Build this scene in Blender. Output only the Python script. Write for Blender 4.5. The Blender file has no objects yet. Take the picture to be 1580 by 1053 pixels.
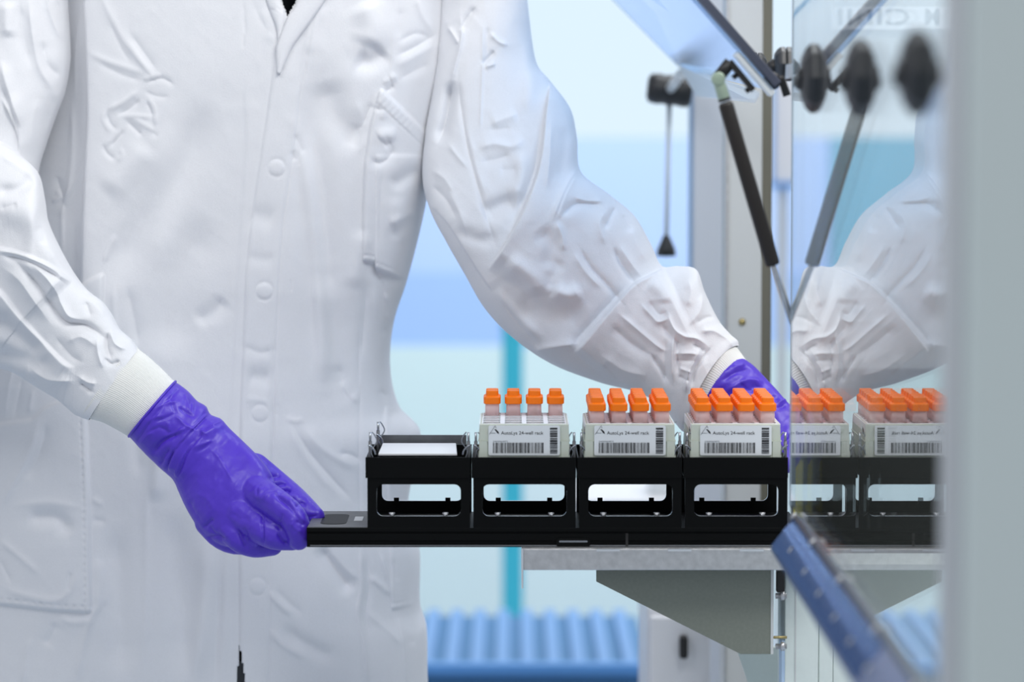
import bpy, bmesh, math, random
import numpy as np
from mathutils import Vector, Matrix

# ------------------------------------------------------------------ camera
SC = bpy.context.scene
COL = SC.collection
F = 4900.0                     # focal length in pixels of the 1580x1053 frame
CX, CY = 790.0, 526.5
CAMZ = 1.28
PITCH = math.atan((CY - 190.0) / F)
cam = bpy.data.cameras.new('camera')
cam.lens = F / 1580.0 * 36.0
cam.sensor_width = 36.0
cam.clip_start = 0.1
cam.clip_end = 60
cam.dof.use_dof = True
cam.dof.focus_distance = 2.97
cam.dof.aperture_fstop = 4.2
camo = bpy.data.objects.new('camera', cam)
camo.location = (0, 0, CAMZ)
camo.rotation_euler = (math.pi / 2 - PITCH, 0, 0)
COL.objects.link(camo)
SC.camera = camo

# ------------------------------------------------------------------ world, lights, exposure
SC.view_settings.view_transform = 'Standard'
SC.view_settings.look = 'None'
SC.view_settings.gamma = 1.0
SC.view_settings.use_curve_mapping = False
SC.view_settings.exposure = 0.0
w = bpy.data.worlds.new('world')
SC.world = w
w.use_nodes = True
w.node_tree.nodes['Background'].inputs[0].default_value = (0.83, 0.88, 0.97, 1)
w.node_tree.nodes['Background'].inputs[1].default_value = 0.50


def area(name, loc, target, sx, sy, power, col=(1, 1, 1)):
    l = bpy.data.lights.new(name, 'AREA')
    l.shape = 'RECTANGLE'
    l.size = sx
    l.size_y = sy
    l.energy = power
    l.color = col
    o = bpy.data.objects.new(name, l)
    o.location = loc
    d = Vector(target) - Vector(loc)
    o.rotation_euler = d.to_track_quat('-Z', 'Y').to_euler()
    COL.objects.link(o)
    return o


area('unseen_overhead_light', (0.55, 2.05, 2.45), (0.0, 3.1, 1.15), 0.9, 0.5, 17.5, (1.0, 0.985, 0.96))
area('unseen_overhead_light', (-0.9, 2.0, 2.5), (-0.3, 3.1, 1.2), 0.6, 0.6, 8, (0.97, 0.98, 1.0))
area('unseen_overhead_light', (0.5, 0.5, 2.6), (0.2, 2.6, 1.1), 0.8, 0.5, 4, (1.0, 1.0, 1.0))  # added fill from the camera side, brightens column and rack fronts; no known lamp
area('unseen_overhead_light', (1.5, 3.1, 2.6), (0.1, 3.15, 1.15), 0.6, 0.6, 10, (1.0, 0.99, 0.98))  # added lamp at the right, only to brighten the outer sleeve
area('unseen_overhead_light', (0.4, 6.2, 2.75), (0.4, 7.0, 0.6), 2.4, 1.2, 80, (0.95, 0.98, 1.0))
area('unseen_overhead_light', (0.5, 3.9, 2.75), (0.2, 3.6, 1.0), 1.2, 0.5, 14, (0.95, 0.98, 1.0))


# ------------------------------------------------------------------ projection helpers (photo calibration)
FWD = np.array([0, math.cos(PITCH), -math.sin(PITCH)])
UPV = np.array([0, math.sin(PITCH), math.cos(PITCH)])


def P(X, Y, d):
    """world point at world-y = d seen at photo position X, Y"""
    r = FWD + np.array([1, 0, 0]) * ((X - CX) / F) + UPV * ((CY - Y) / F)
    r = r * (d / r[1])
    return np.array([r[0], r[1], r[2] + CAMZ])


def proj(v):
    q = v - np.array([0, 0, CAMZ])
    zf = q @ FWD
    return CX + F * q[:, 0] / zf, CY - F * (q @ UPV) / zf


def X_(X, d):
    return (X - CX) / F * d / math.cos(PITCH) * 1.0


def Z_(Y, d):
    return P(CX, Y, d)[2]


# ------------------------------------------------------------------ materials
MATS = {}


def mat(name, col, rough=0.5, metal=0.0, spec=0.5, bump=None, noise=None, trans=0.0, sheen=0.0, sss=0.0, coat=0.0):
    """bump=(scale, strength, distance); noise=(scale, amount) varies the base colour a little"""
    if name in MATS:
        return MATS[name]
    m = bpy.data.materials.new(name)
    m.use_nodes = True
    nt = m.node_tree
    b = nt.nodes['Principled BSDF']
    b.inputs['Base Color'].default_value = (*col, 1)
    b.inputs['Roughness'].default_value = rough
    b.inputs['Metallic'].default_value = metal
    b.inputs['Specular IOR Level'].default_value = spec
    b.inputs['Transmission Weight'].default_value = trans
    b.inputs['Sheen Weight'].default_value = sheen
    b.inputs['Coat Weight'].default_value = coat
    if sss:
        b.inputs['Subsurface Weight'].default_value = sss
        b.inputs['Subsurface Scale'].default_value = 0.004
    tc = nt.nodes.new('ShaderNodeTexCoord')
    if noise:
        n = nt.nodes.new('ShaderNodeTexNoise')
        n.inputs['Scale'].default_value = noise[0]
        n.inputs['Detail'].default_value = 4
        nt.links.new(tc.outputs['Object'], n.inputs['Vector'])
        mx = nt.nodes.new('ShaderNodeMix')
        mx.data_type = 'RGBA'
        mx.inputs[6].default_value = (*[c * (1 - noise[1]) for c in col], 1)
        mx.inputs[7].default_value = (*[min(1, c * (1 + noise[1])) for c in col], 1)
        nt.links.new(n.outputs[0], mx.inputs[0])
        nt.links.new(mx.outputs[2], b.inputs['Base Color'])
    if bump:
        n = nt.nodes.new('ShaderNodeTexNoise')
        n.inputs['Scale'].default_value = bump[0]
        n.inputs['Detail'].default_value = 3
        nt.links.new(tc.outputs['Object'], n.inputs['Vector'])
        bn = nt.nodes.new('ShaderNodeBump')
        bn.inputs['Strength'].default_value = bump[1]
        bn.inputs['Distance'].default_value = bump[2]
        nt.links.new(n.outputs[0], bn.inputs['Height'])
        nt.links.new(bn.outputs[0], b.inputs['Normal'])
    MATS[name] = m
    return m


def glass_mat(name, tint=(0.93, 0.97, 0.96), ior=1.5, gloss=(1, 1, 1), rough=0.0, add=0.0):
    m = bpy.data.materials.new(name)
    m.use_nodes = True
    nt = m.node_tree
    nt.nodes.clear()
    out = nt.nodes.new('ShaderNodeOutputMaterial')
    t = nt.nodes.new('ShaderNodeBsdfTransparent')
    t.inputs[0].default_value = (*tint, 1)
    g = nt.nodes.new('ShaderNodeBsdfGlossy')
    g.inputs[0].default_value = (*gloss, 1)
    g.inputs['Roughness'].default_value = rough
    lw = nt.nodes.new('ShaderNodeLayerWeight')      # Schlick reflectance, same from both sides
    lw.inputs[0].default_value = 0.5
    pw = nt.nodes.new('ShaderNodeMath')
    pw.operation = 'POWER'
    pw.inputs[1].default_value = 5.0
    nt.links.new(lw.outputs['Facing'], pw.inputs[0])
    ma = nt.nodes.new('ShaderNodeMath')
    ma.operation = 'MULTIPLY_ADD'
    f0 = ((ior - 1) / (ior + 1)) ** 2
    ma.inputs[1].default_value = 1 - f0
    ma.inputs[2].default_value = f0
    nt.links.new(pw.outputs[0], ma.inputs[0])
    mx = nt.nodes.new('ShaderNodeMixShader')
    fac = ma.outputs[0]
    if add:
        a = nt.nodes.new('ShaderNodeMath')
        a.operation = 'ADD'
        a.use_clamp = True
        a.inputs[1].default_value = add
        nt.links.new(fac, a.inputs[0])
        fac = a.outputs[0]
    nt.links.new(fac, mx.inputs[0])
    nt.links.new(t.outputs[0], mx.inputs[1])
    nt.links.new(g.outputs[0], mx.inputs[2])
    nt.links.new(mx.outputs[0], out.inputs[0])
    MATS[name] = m
    return m


def emit_mat(name, col, strength):
    m = bpy.data.materials.new(name)
    m.use_nodes = True
    nt = m.node_tree
    nt.nodes.clear()
    out = nt.nodes.new('ShaderNodeOutputMaterial')
    e = nt.nodes.new('ShaderNodeEmission')
    e.inputs[0].default_value = (*col, 1)
    e.inputs[1].default_value = strength
    nt.links.new(e.outputs[0], out.inputs[0])
    MATS[name] = m
    return m


M_CLOTH = mat('white_cotton', (0.795, 0.80, 0.825), 0.85, spec=0.2, bump=(1100, 0.45, 0.0007), noise=(620, 0.035), sheen=0.1)
M_KNIT = mat('white_knit', (0.83, 0.83, 0.80), 0.9, spec=0.15, bump=(1200, 0.2, 0.0005))
M_GLOVE = mat('purple_nitrile', (0.080, 0.032, 0.55), 0.38, spec=0.5, bump=(260, 0.22, 0.0008), noise=(60, 0.10))
M_SHIRT = mat('dark_knit', (0.010, 0.014, 0.022), 0.9)
M_TROUSER = mat('black_twill', (0.008, 0.008, 0.009), 0.9)
M_SKIN = mat('skin', (0.62, 0.40, 0.30), 0.5, sss=0.1)
M_HAIR = mat('brown_hair', (0.06, 0.035, 0.02), 0.6)
M_BLACK = mat('black_anodised', (0.0030, 0.0034, 0.0036), 0.42, spec=0.10, bump=(1500, 0.1, 0.0002))
M_BLACKTOP = mat('worn_black_metal', (0.13, 0.135, 0.145), 0.45, metal=0.3, noise=(80, 0.35))
M_BLACKPL = mat('black_plastic', (0.012, 0.011, 0.011), 0.45)
M_STRUT = mat('black_painted_steel', (0.016, 0.012, 0.010), 0.42)
M_STEEL = mat('brushed_steel', (0.62, 0.62, 0.63), 0.36, metal=0.9, bump=(420, 0.35, 0.0006), noise=(160, 0.22))
M_BRIGHT = mat('bare_edge', (0.75, 0.78, 0.82), 0.3, metal=0.7)
M_WIRE = mat('spring_wire', (0.33, 0.35, 0.38), 0.25, metal=1.0)
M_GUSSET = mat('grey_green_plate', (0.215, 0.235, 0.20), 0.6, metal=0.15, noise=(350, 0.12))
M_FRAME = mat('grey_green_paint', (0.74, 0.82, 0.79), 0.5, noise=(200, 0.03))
M_FRAMEL = mat('light_grey_paint', (0.60, 0.62, 0.62), 0.5)
M_OLIVE = mat('dull_bronze_strip', (0.20, 0.19, 0.15), 0.4, metal=0.4)
M_RACK = mat('pale_green_plastic', (0.56, 0.60, 0.52), 0.45, sss=0.05)
M_RACKTOP = mat('white_plastic', (0.88, 0.90, 0.93), 0.4)
M_ORANGE = mat('orange_cap', (1.0, 0.20, 0.0), 0.42, sss=0.0, spec=0.4)
M_LABEL = mat('label_paper', (0.74, 0.77, 0.79), 0.5)
M_INK = mat('black_ink', (0.015, 0.015, 0.018), 0.6)
M_INKG = mat('grey_ink', (0.22, 0.23, 0.25), 0.6)
M_SAMPLE = mat('brown_sample', (0.33, 0.20, 0.12), 0.6)
M_WHITE = mat('white_plate', (0.80, 0.80, 0.82), 0.4)
M_BLUE = mat('blue_plastic', (0.10, 0.30, 0.66), 0.5)
M_BLUEL = mat('light_blue_slat', (0.14, 0.30, 0.58), 0.5)
M_BLUED = mat('blue_gap', (0.055, 0.19, 0.38), 0.6)
M_TEAL = mat('teal_paint', (0.035, 0.46, 0.60), 0.5)
M_FLAP = mat('blue_steel', (0.15, 0.24, 0.46), 0.22, metal=0.75)
M_YELLOW = mat('yellow_tape', (0.75, 0.65, 0.03), 0.5)
M_INNER = mat('instrument_grey', (0.075, 0.078, 0.070), 0.6)
M_PALEW = mat('pale_wall', (0.70, 0.80, 0.88), 0.7)
M_GREENW = mat('pale_green_wall', (0.50, 0.74, 0.72), 0.7)
M_BLUEW = mat('blue_wall', (0.30, 0.47, 0.78), 0.7)
M_FLOOR = mat('floor_vinyl', (0.52, 0.60, 0.70), 0.45, noise=(3, 0.05))
M_CLEARG = mat('green_fitting', (0.42, 0.52, 0.40), 0.3, metal=0.4)
M_ACRYL = mat('white_acrylic', (0.80, 0.84, 0.86), 0.35)
M_BRASS = mat('brass_screw', (0.45, 0.36, 0.16), 0.35, metal=0.8)
M_KNOB = mat('dark_knob', (0.018, 0.020, 0.024), 0.40, spec=0.6)
M_GLASS = glass_mat('pane_glass', (0.96, 0.98, 0.98), 1.55, add=0.02)
M_GEDGE = mat('glass_edge', (0.40, 0.47, 0.54), 0.25, spec=0.6)
M_LIDGL = glass_mat('lid_glass', (0.66, 0.80, 0.97), 1.5, rough=0.15, add=0.12)


def cloudy_mat(name, col, alpha):
    """cloudy thin plastic: part clear, part scattering"""
    m = bpy.data.materials.new(name)
    m.use_nodes = True
    nt = m.node_tree
    nt.nodes.clear()
    out = nt.nodes.new('ShaderNodeOutputMaterial')
    t = nt.nodes.new('ShaderNodeBsdfTransparent')
    df = nt.nodes.new('ShaderNodeBsdfDiffuse')
    df.inputs[0].default_value = (*col, 1)
    tl = nt.nodes.new('ShaderNodeBsdfTranslucent')
    tl.inputs[0].default_value = (*col, 1)
    m1 = nt.nodes.new('ShaderNodeMixShader')
    m1.inputs[0].default_value = 0.5
    nt.links.new(df.outputs[0], m1.inputs[1])
    nt.links.new(tl.outputs[0], m1.inputs[2])
    m2 = nt.nodes.new('ShaderNodeMixShader')
    m2.inputs[0].default_value = alpha
    nt.links.new(t.outputs[0], m2.inputs[1])
    nt.links.new(m1.outputs[0], m2.inputs[2])
    nt.links.new(m2.outputs[0], out.inputs[0])
    MATS[name] = m
    return m


M_TUBE = cloudy_mat('cloudy_pink_plastic', (1.0, 0.88, 0.88), 0.68)
M_WINDOW = emit_mat('daylight_window', (0.72, 0.87, 1.0), 1.05)


# ------------------------------------------------------------------ object helpers
def attach(o, parent):
    """parent a mesh written in world coordinates: its points move into the parent's space"""
    if parent is None:
        return o
    off = Vector((0, 0, 0))
    q = parent
    while q is not None:
        off += q.location
        q = q.parent
    if off.length:
        o.data.transform(Matrix.Translation(-off))
    o.parent = parent
    return o


def obj(name, bm, m, parent=None, smooth=False, bevel=0.0, segs=2):
    me = bpy.data.meshes.new(name)
    if isinstance(bm, tuple):
        me.from_pydata([tuple(v) for v in bm[0]], [], bm[1])
        me.update()
    else:
        bmesh.ops.recalc_face_normals(bm, faces=bm.faces)
        bm.to_mesh(me)
        bm.free()
    ms = m if isinstance(m, (list, tuple)) else [m]
    for x in ms:
        me.materials.append(x)
    o = bpy.data.objects.new(name, me)
    COL.objects.link(o)
    if smooth:
        me.polygons.foreach_set('use_smooth', [True] * len(me.polygons))
    if bevel:
        bv = o.modifiers.new('bevel', 'BEVEL')
        bv.width = bevel
        bv.segments = segs
        bv.limit_method = 'ANGLE'
    attach(o, parent)
    return o


def tag(o, label=None, cat=None, group=None, kind=None):
    if label:
        o['label'] = label
    if cat:
        o['category'] = cat
    if group:
        o['group'] = group
    if kind:
        o['kind'] = kind
    return o


def thing(name, label, cat, loc=(0, 0, 0), group=None):
    o = bpy.data.objects.new(name, None)
    o.empty_display_size = 0.02
    o.location = loc
    COL.objects.link(o)
    return tag(o, label, cat, group)


def box(bm, x0, x1, y0, y1, z0, z1, mi=0):
    v = [bm.verts.new((x, y, z)) for x in (x0, x1) for y in (y0, y1) for z in (z0, z1)]
    fs = [(0, 1, 3, 2), (4, 6, 7, 5), (0, 4, 5, 1), (2, 3, 7, 6), (0, 2, 6, 4), (1, 5, 7, 3)]
    for f in fs:
        fc = bm.faces.new([v[i] for i in f])
        fc.material_index = mi
    return bm


def NB():
    return bmesh.new()


def bx(*a):
    return box(NB(), *a)


def frame_of(a, b):
    d = (Vector(b) - Vector(a)).normalized()
    u = d.orthogonal().normalized()
    return d, u, d.cross(u)


def tube(bm, pts, rad, n=12, cap=True, mi=0):
    """sweep a circle along pts; rad number or list"""
    pts = [Vector(p) for p in pts]
    rads = rad if isinstance(rad, (list, tuple)) else [rad] * len(pts)
    rings = []
    u = None
    for i, p in enumerate(pts):
        d = (pts[min(i + 1, len(pts) - 1)] - pts[max(i - 1, 0)])
        if d.length < 1e-9:
            d = Vector((0, 0, 1))
        d.normalize()
        if u is None:
            u = d.orthogonal().normalized()
        else:
            u = (u - d * u.dot(d))
            u = u.normalized() if u.length > 1e-6 else d.orthogonal().normalized()
        v = d.cross(u)
        rings.append([bm.verts.new(p + (u * math.cos(2 * math.pi * k / n) + v * math.sin(2 * math.pi * k / n)) * rads[i]) for k in range(n)])
    for a, b in zip(rings, rings[1:]):
        for k in range(n):
            f = bm.faces.new((a[k], a[(k + 1) % n], b[(k + 1) % n], b[k]))
            f.smooth = True
            f.material_index = mi
    if cap:
        for r in (rings[0], rings[-1]):
            f = bm.faces.new(r)
            f.material_index = mi
    return bm


def prism(bm, pts, off, mi=0):
    """polygon of 3D points extruded by off"""
    off = Vector(off)
    a = [bm.verts.new(Vector(p)) for p in pts]
    b = [bm.verts.new(Vector(p) + off) for p in pts]
    n = len(a)
    for fs in (a, b[::-1]):
        f = bm.faces.new(fs)
        f.material_index = mi
    for k in range(n):
        f = bm.faces.new((a[k], b[k], b[(k + 1) % n], a[(k + 1) % n]))
        f.material_index = mi
    return bm


def lathe(bm, prof, c, axis=(0, 0, 1), n=24, sq=None, mi=0):
    """prof = [(r, h)], revolved about axis through c; sq = superellipse exponent"""
    ax = Vector(axis).normalized()
    u = ax.orthogonal().normalized() if abs(ax.z) < 0.9 else Vector((1, 0, 0))
    v = ax.cross(u)
    c = Vector(c)
    rings = []
    for r, h in prof:
        ring = []
        for k in range(n):
            t = 2 * math.pi * k / n
            cx, sy = math.cos(t), math.sin(t)
            s = 1.0
            if sq:
                s = 1.0 / (abs(cx) ** sq + abs(sy) ** sq) ** (1.0 / sq)
            ring.append(bm.verts.new(c + ax * h + (u * cx + v * sy) * r * s))
        rings.append(ring)
    for a, b in zip(rings, rings[1:]):
        for k in range(n):
            f = bm.faces.new((a[k], a[(k + 1) % n], b[(k + 1) % n], b[k]))
            f.smooth = True
            f.material_index = mi
    for r in (rings[0], rings[-1]):
        bm.faces.new(r).material_index = mi
    return bm


def rrect(x0, x1, z0, z1, r, n=5):
    out = []
    for cx, cz, a0 in ((x1 - r, z1 - r, 0), (x0 + r, z1 - r, 90), (x0 + r, z0 + r, 180), (x1 - r, z0 + r, 270)):
        for k in range(n + 1):
            a = math.radians(a0 + 90.0 * k / n)
            out.append((cx + r * math.cos(a), cz + r * math.sin(a)))
    return out


def plate_with_hole(bm, x0, x1, z0, z1, y0, y1, hole, rim=0):
    """vertical plate in xz with a rounded hole; hole=(hx0,hx1,hz0,hz1,r); rim = material index of hole walls"""
    inner = rrect(*hole[:4], hole[4], 4)
    n = len(inner)
    hx, hz = (hole[0] + hole[1]) / 2, (hole[2] + hole[3]) / 2
    outer = []
    q = n // 4
    cs = [(x1, z1), (x0, z1), (x0, z0), (x1, z0)]
    for i in range(4):
        for k in range(q):
            if k == 0 or k == q - 1 or True:
                px, pz = inner[i * q + k]
                cx, cz = cs[i]
                # corner arcs map to the outer corner
                t = k / (q - 1)
                if i == 0:
                    o = (x1, min(pz, z1) + (z1 - pz) * min(1, 2 * t)) if t <= .5 else (x1 + (px - x1) * (2 * t - 1), z1)
                elif i == 1:
                    o = (px + (x0 - px) * min(1, 2 * t), z1) if t <= .5 else (x0, z1 + (pz - z1) * (2 * t - 1))
                elif i == 2:
                    o = (x0, pz + (z0 - pz) * min(1, 2 * t)) if t <= .5 else (x0 + (px - x0) * (2 * t - 1), z0)
                else:
                    o = (px + (x1 - px) * min(1, 2 * t), z0) if t <= .5 else (x1, z0 + (pz - z0) * (2 * t - 1))
                outer.append(o)
    V = {}
    for key, ring in (('i', inner), ('o', outer)):
        for yy in (y0, y1):
            V[key, yy] = [bm.verts.new((p[0], yy, p[1])) for p in ring]
    for k in range(n):
        j = (k + 1) % n
        bm.faces.new((V['i', y0][k], V['i', y0][j], V['o', y0][j], V['o', y0][k]))
        bm.faces.new((V['i', y1][k], V['o', y1][k], V['o', y1][j], V['i', y1][j]))
        bm.faces.new((V['i', y0][k], V['i', y1][k], V['i', y1][j], V['i', y0][j])).material_index = rim
        bm.faces.new((V['o', y0][k], V['o', y0][j], V['o', y1][j], V['o', y1][k]))
    return bm


def text_mesh(body, size, italic=0.0, mirror=False, weight=0.0):
    cu = bpy.data.curves.new('lettering', 'FONT')
    cu.body = body
    cu.size = size
    cu.shear = italic
    cu.offset = weight
    cu.extrude = 0.0001
    cu.resolution_u = 3
    t = bpy.data.objects.new('lettering', cu)
    COL.objects.link(t)
    dg = bpy.context.evaluated_depsgraph_get()
    me = bpy.data.meshes.new_from_object(t.evaluated_get(dg))
    bpy.data.objects.remove(t)
    v = np.array([list(x.co) for x in me.vertices])
    x0, x1 = v[:, 0].min(), v[:, 0].max()
    return me, x0, x1, v[:, 1].min(), v[:, 1].max()


def place_text(name, body, x0, x1, zb, size, y, m, parent, mirror=False, italic=0.0, weight=0.0):
    """text on the y plane facing the camera, stretched to span x0..x1"""
    me, a, b, lo, hi = text_mesh(body, size, italic, weight=weight)
    s = (x1 - x0) / (b - a)
    for v in me.vertices:
        px = (v.co.x - a) * s
        if mirror:
            px = (x1 - x0) - px
        v.co = (x0 + px, y - v.co.z, zb + v.co.y)
    me.materials.clear()
    me.materials.append(m)
    o = bpy.data.objects.new(name, me)
    COL.objects.link(o)
    attach(o, parent)
    return o


# ------------------------------------------------------------------ cloth machinery
RNG = np.random.RandomState(7)


def vnoise(x, y, seed=0):
    """smooth value noise, numpy"""
    g = np.random.RandomState(seed).rand(64, 64)
    xi, yi = np.floor(x).astype(int), np.floor(y).astype(int)
    fx, fy = x - xi, y - yi
    fx = fx * fx * fx * (fx * (fx * 6 - 15) + 10)
    fy = fy * fy * fy * (fy * (fy * 6 - 15) + 10)
    a = g[xi % 64, yi % 64]
    b = g[(xi + 1) % 64, yi % 64]
    c = g[xi % 64, (yi + 1) % 64]
    d = g[(xi + 1) % 64, (yi + 1) % 64]
    return (a * (1 - fx) + b * fx) * (1 - fy) + (c * (1 - fx) + d * fx) * fy - 0.5


def smooth_poly(pts, sub=6):
    pts = np.array(pts, float)
    if len(pts) < 3:
        return pts
    out = []
    for i in range(len(pts) - 1):
        p0 = pts[max(i - 1, 0)]
        p1, p2 = pts[i], pts[i + 1]
        p3 = pts[min(i + 2, len(pts) - 1)]
        for k in range(sub):
            t = k / sub
            out.append(0.5 * ((2 * p1) + (-p0 + p2) * t + (2 * p0 - 5 * p1 + 4 * p2 - p3) * t * t + (-p0 + 3 * p1 - 3 * p2 + p3) * t ** 3))
    out.append(pts[-1])
    return np.array(out)


def stroke_field(X, Y, strokes):
    """height in mm at photo positions; kinds:
       r: ridge (h<0 = groove), gaussian width w
       s: step, the side to the LEFT of travel (in photo, y down) is raised by h, decays over W"""
    H = np.zeros_like(X)
    for st in strokes:
        kind, pts, wd, h = st[:4]
        W = st[4] if len(st) > 4 else 0
        taper = st[5] if len(st) > 5 else 0.25
        pl = smooth_poly(pts)
        reach = max(wd * 3.2, W * 4 if kind == 's' else 0)
        m = (X > pl[:, 0].min() - reach) & (X < pl[:, 0].max() + reach) & (Y > pl[:, 1].min() - reach) & (Y < pl[:, 1].max() + reach)
        if not m.any():
            continue
        x, y = X[m], Y[m]
        best = np.full(x.shape, 1e9)
        sgn = np.ones(x.shape)
        tt = np.zeros(x.shape)
        seg = np.linalg.norm(np.diff(pl, axis=0), axis=1)
        cum = np.concatenate([[0], np.cumsum(seg)])
        L = cum[-1]
        for i in range(len(pl) - 1):
            a, b = pl[i], pl[i + 1]
            d = b - a
            ll = d @ d + 1e-9
            t = np.clip(((x - a[0]) * d[0] + (y - a[1]) * d[1]) / ll, 0, 1)
            qx, qy = x - a[0] - t * d[0], y - a[1] - t * d[1]
            ds = np.hypot(qx, qy)
            cr = d[0] * (y - a[1]) - d[1] * (x - a[0])
            k = ds < best
            best = np.where(k, ds, best)
            sgn = np.where(k, -np.sign(cr), sgn)
            tt = np.where(k, (cum[i] + t * seg[i]) / L, tt)
        end = np.clip(np.minimum(tt, 1 - tt) / max(taper, 1e-3), 0, 1)
        end = end * end * (3 - 2 * end)
        if kind == 'r':
            v = h * np.exp(-(best / wd) ** (2 if (wd > 9 or wd < 2.1) else 1.3)) * (0.12 + 0.88 * end if taper else 1)
        else:
            sd = best * sgn
            prof = 1 / (1 + np.exp(-np.clip(sd / wd * 3, -30, 30)))
            v = h * prof * np.exp(-np.clip(sd, 0, None) / max(W, 1)) * (end if taper else 1)
            if taper == 0:
                v = v * np.exp(-np.clip(best - np.abs(sd), 0, None))
        H[m] += v
    return H


def catmull(keys, n):
    """keys (m, k) array -> n samples, uniform in chord length of the first 4 columns"""
    keys = np.array(keys, float)
    c = (keys[:, 0:2] + keys[:, 2:4]) / 2
    seg = np.linalg.norm(np.diff(c, axis=0), axis=1) + 1e-6
    cum = np.concatenate([[0], np.cumsum(seg)])
    out = []
    for s in np.linspace(0, cum[-1], n):
        i = min(np.searchsorted(cum, s, side='right') - 1, len(keys) - 2)
        t = (s - cum[i]) / seg[i]
        p0 = keys[max(i - 1, 0)]
        p1, p2 = keys[i], keys[i + 1]
        p3 = keys[min(i + 2, len(keys) - 1)]
        # monotone-ish hermite
        s0_ = seg[i - 1] if i > 0 else seg[i]
        s2_ = seg[i + 1] if i + 1 < len(seg) else seg[i]
        m1 = (p2 - p0) / (s0_ + seg[i]) * seg[i] if i > 0 else (p2 - p1)
        m2 = (p3 - p1) / (s2_ + seg[i]) * seg[i] if i + 1 < len(seg) else (p2 - p1)
        h = (2 * t ** 3 - 3 * t * t + 1) * p1 + (t ** 3 - 2 * t * t + t) * m1 + (-2 * t ** 3 + 3 * t * t) * p2 + (t ** 3 - t * t) * m2
        out.append(h)
    return np.array(out)


def cloth_tube(name, keys, n, nt, strokes, m, parent, power=1.0, noise_amp=1.0, noise_seed=1, rib=None, cut=None,
               sharpen=None, base=None, aniso=(30, 60), closed_ends=False, front_power=None, crumple=0.0, bow=None):
    """keys rows: Ax, Ay, Bx, By, depth, half thickness. A/B = the two silhouette points in the photo.
       nt samples around; front half gets most of them"""
    K = catmull(keys, n)
    A = np.array([P(k[0], k[1], k[4]) for k in K])
    B = np.array([P(k[2], k[3], k[4]) for k in K])
    C = (A + B) / 2
    H = (A - B) / 2
    th = K[:, 5]
    nf = int(nt * 0.72)
    ang = np.concatenate([np.linspace(0, math.pi, nf, endpoint=False), np.linspace(math.pi, 2 * math.pi, nt - nf, endpoint=False)])
    ca, sa = np.cos(ang), np.sin(ang)
    fp = front_power or power
    sa2 = np.sign(sa) * np.abs(sa) ** fp
    V = C[:, None, :] + H[:, None, :] * ca[None, :, None]
    V[:, :, 1] -= th[:, None] * sa2[None, :]
    if bow is not None:                       # hem pulled back at the front, eased in towards the end
        ramp = np.linspace(0, 1, n) ** bow[2]
        off = P(CX + bow[0], CY + bow[1], 3.06) - P(CX, CY, 3.06)
        V += ramp[:, None, None] * np.clip(sa, 0, 1)[None, :, None] * off[None, None, :]
    V0 = V.reshape(-1, 3)
    X, Y = proj(V0)
    D = stroke_field(X, Y, strokes) if strokes else np.zeros(len(X))
    fr = np.tile(np.clip(sa * 2.2, 0, 1), n)
    fr = fr * fr * (3 - 2 * fr)
    if noise_amp:
        a1, a2 = aniso
        D = D + noise_amp * (1.6 * vnoise(X / a2 + 7, Y / a2 * 0.7 + 3, noise_seed) + 0.7 * vnoise(X / a1 + 11 + Y / 140, Y / (a1 * 1.8), noise_seed + 1) + 0.25 * vnoise(X / 9, Y / 13, noise_seed + 2))
    if crumple:
        wx = X + 10 * vnoise(X / 40, Y / 40, noise_seed + 8)
        wy = Y + 10 * vnoise(X / 40, Y / 40, noise_seed + 9)
        u1 = vnoise(wx / 62 + 3, wy / 48, noise_seed + 4)
        u2 = vnoise((wx + wy) / 70, (wx - wy) / 40, noise_seed + 5)
        u3 = vnoise(wx / 26, wy / 22, noise_seed + 6)
        D = D + crumple * (2.6 * (0.22 - np.abs(u1)) + 2.2 * (0.22 - np.abs(u2)) + 0.7 * (0.2 - np.abs(u3)))
    if base is not None:
        D = D + base(X, Y)
    V0[:, 1] -= D * fr * 0.001
    if rib is not None:
        cnt, amp = rib
        r = np.tile(np.abs(np.sin(ang * cnt / 2)), n) * amp
        V0 += np.concatenate([np.zeros((len(V0), 0)), (V0 - np.repeat(C, nt, axis=0))], axis=1) * (r / 0.03)[:, None]
    V = V0
    faces = []
    Xm, Ym = X, Y
    idx = np.arange(n * nt).reshape(n, nt)
    a = idx[:-1, :]
    b = idx[1:, :]
    quads = np.stack([a, np.roll(a, -1, axis=1), np.roll(b, -1, axis=1), b], axis=-1).reshape(-1, 4)
    if cut is not None:
        cx, cy = X[quads].mean(axis=1), Y[quads].mean(axis=1)
        front = (sa[quads % nt] > -0.05).all(axis=1)
        keep = ~(cut(cx, cy) & front)
        quads = quads[keep]
    me = bpy.data.meshes.new(name)
    fl = [tuple(int(i) for i in q) for q in quads]
    if closed_ends:
        fl.append(tuple(int(i) for i in idx[0][::-1]))
        fl.append(tuple(int(i) for i in idx[-1]))
    me.from_pydata([tuple(v) for v in V], [], fl)
    me.update()
    me.polygons.foreach_set('use_smooth', [True] * len(me.polygons))
    me.materials.append(m)
    o = bpy.data.objects.new(name, me)
    COL.objects.link(o)
    attach(o, parent)
    return o


def inpoly(poly):
    poly = np.array(poly, float)

    def f(x, y):
        c = np.zeros(x.shape, bool)
        j = len(poly) - 1
        for i in range(len(poly)):
            xi, yi = poly[i]
            xj, yj = poly[j]
            k = ((yi > y) != (yj > y)) & (x < (xj - xi) * (y - yi) / (yj - yi + 1e-9) + xi)
            c ^= k
            j = i
        return c
    return f


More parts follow.
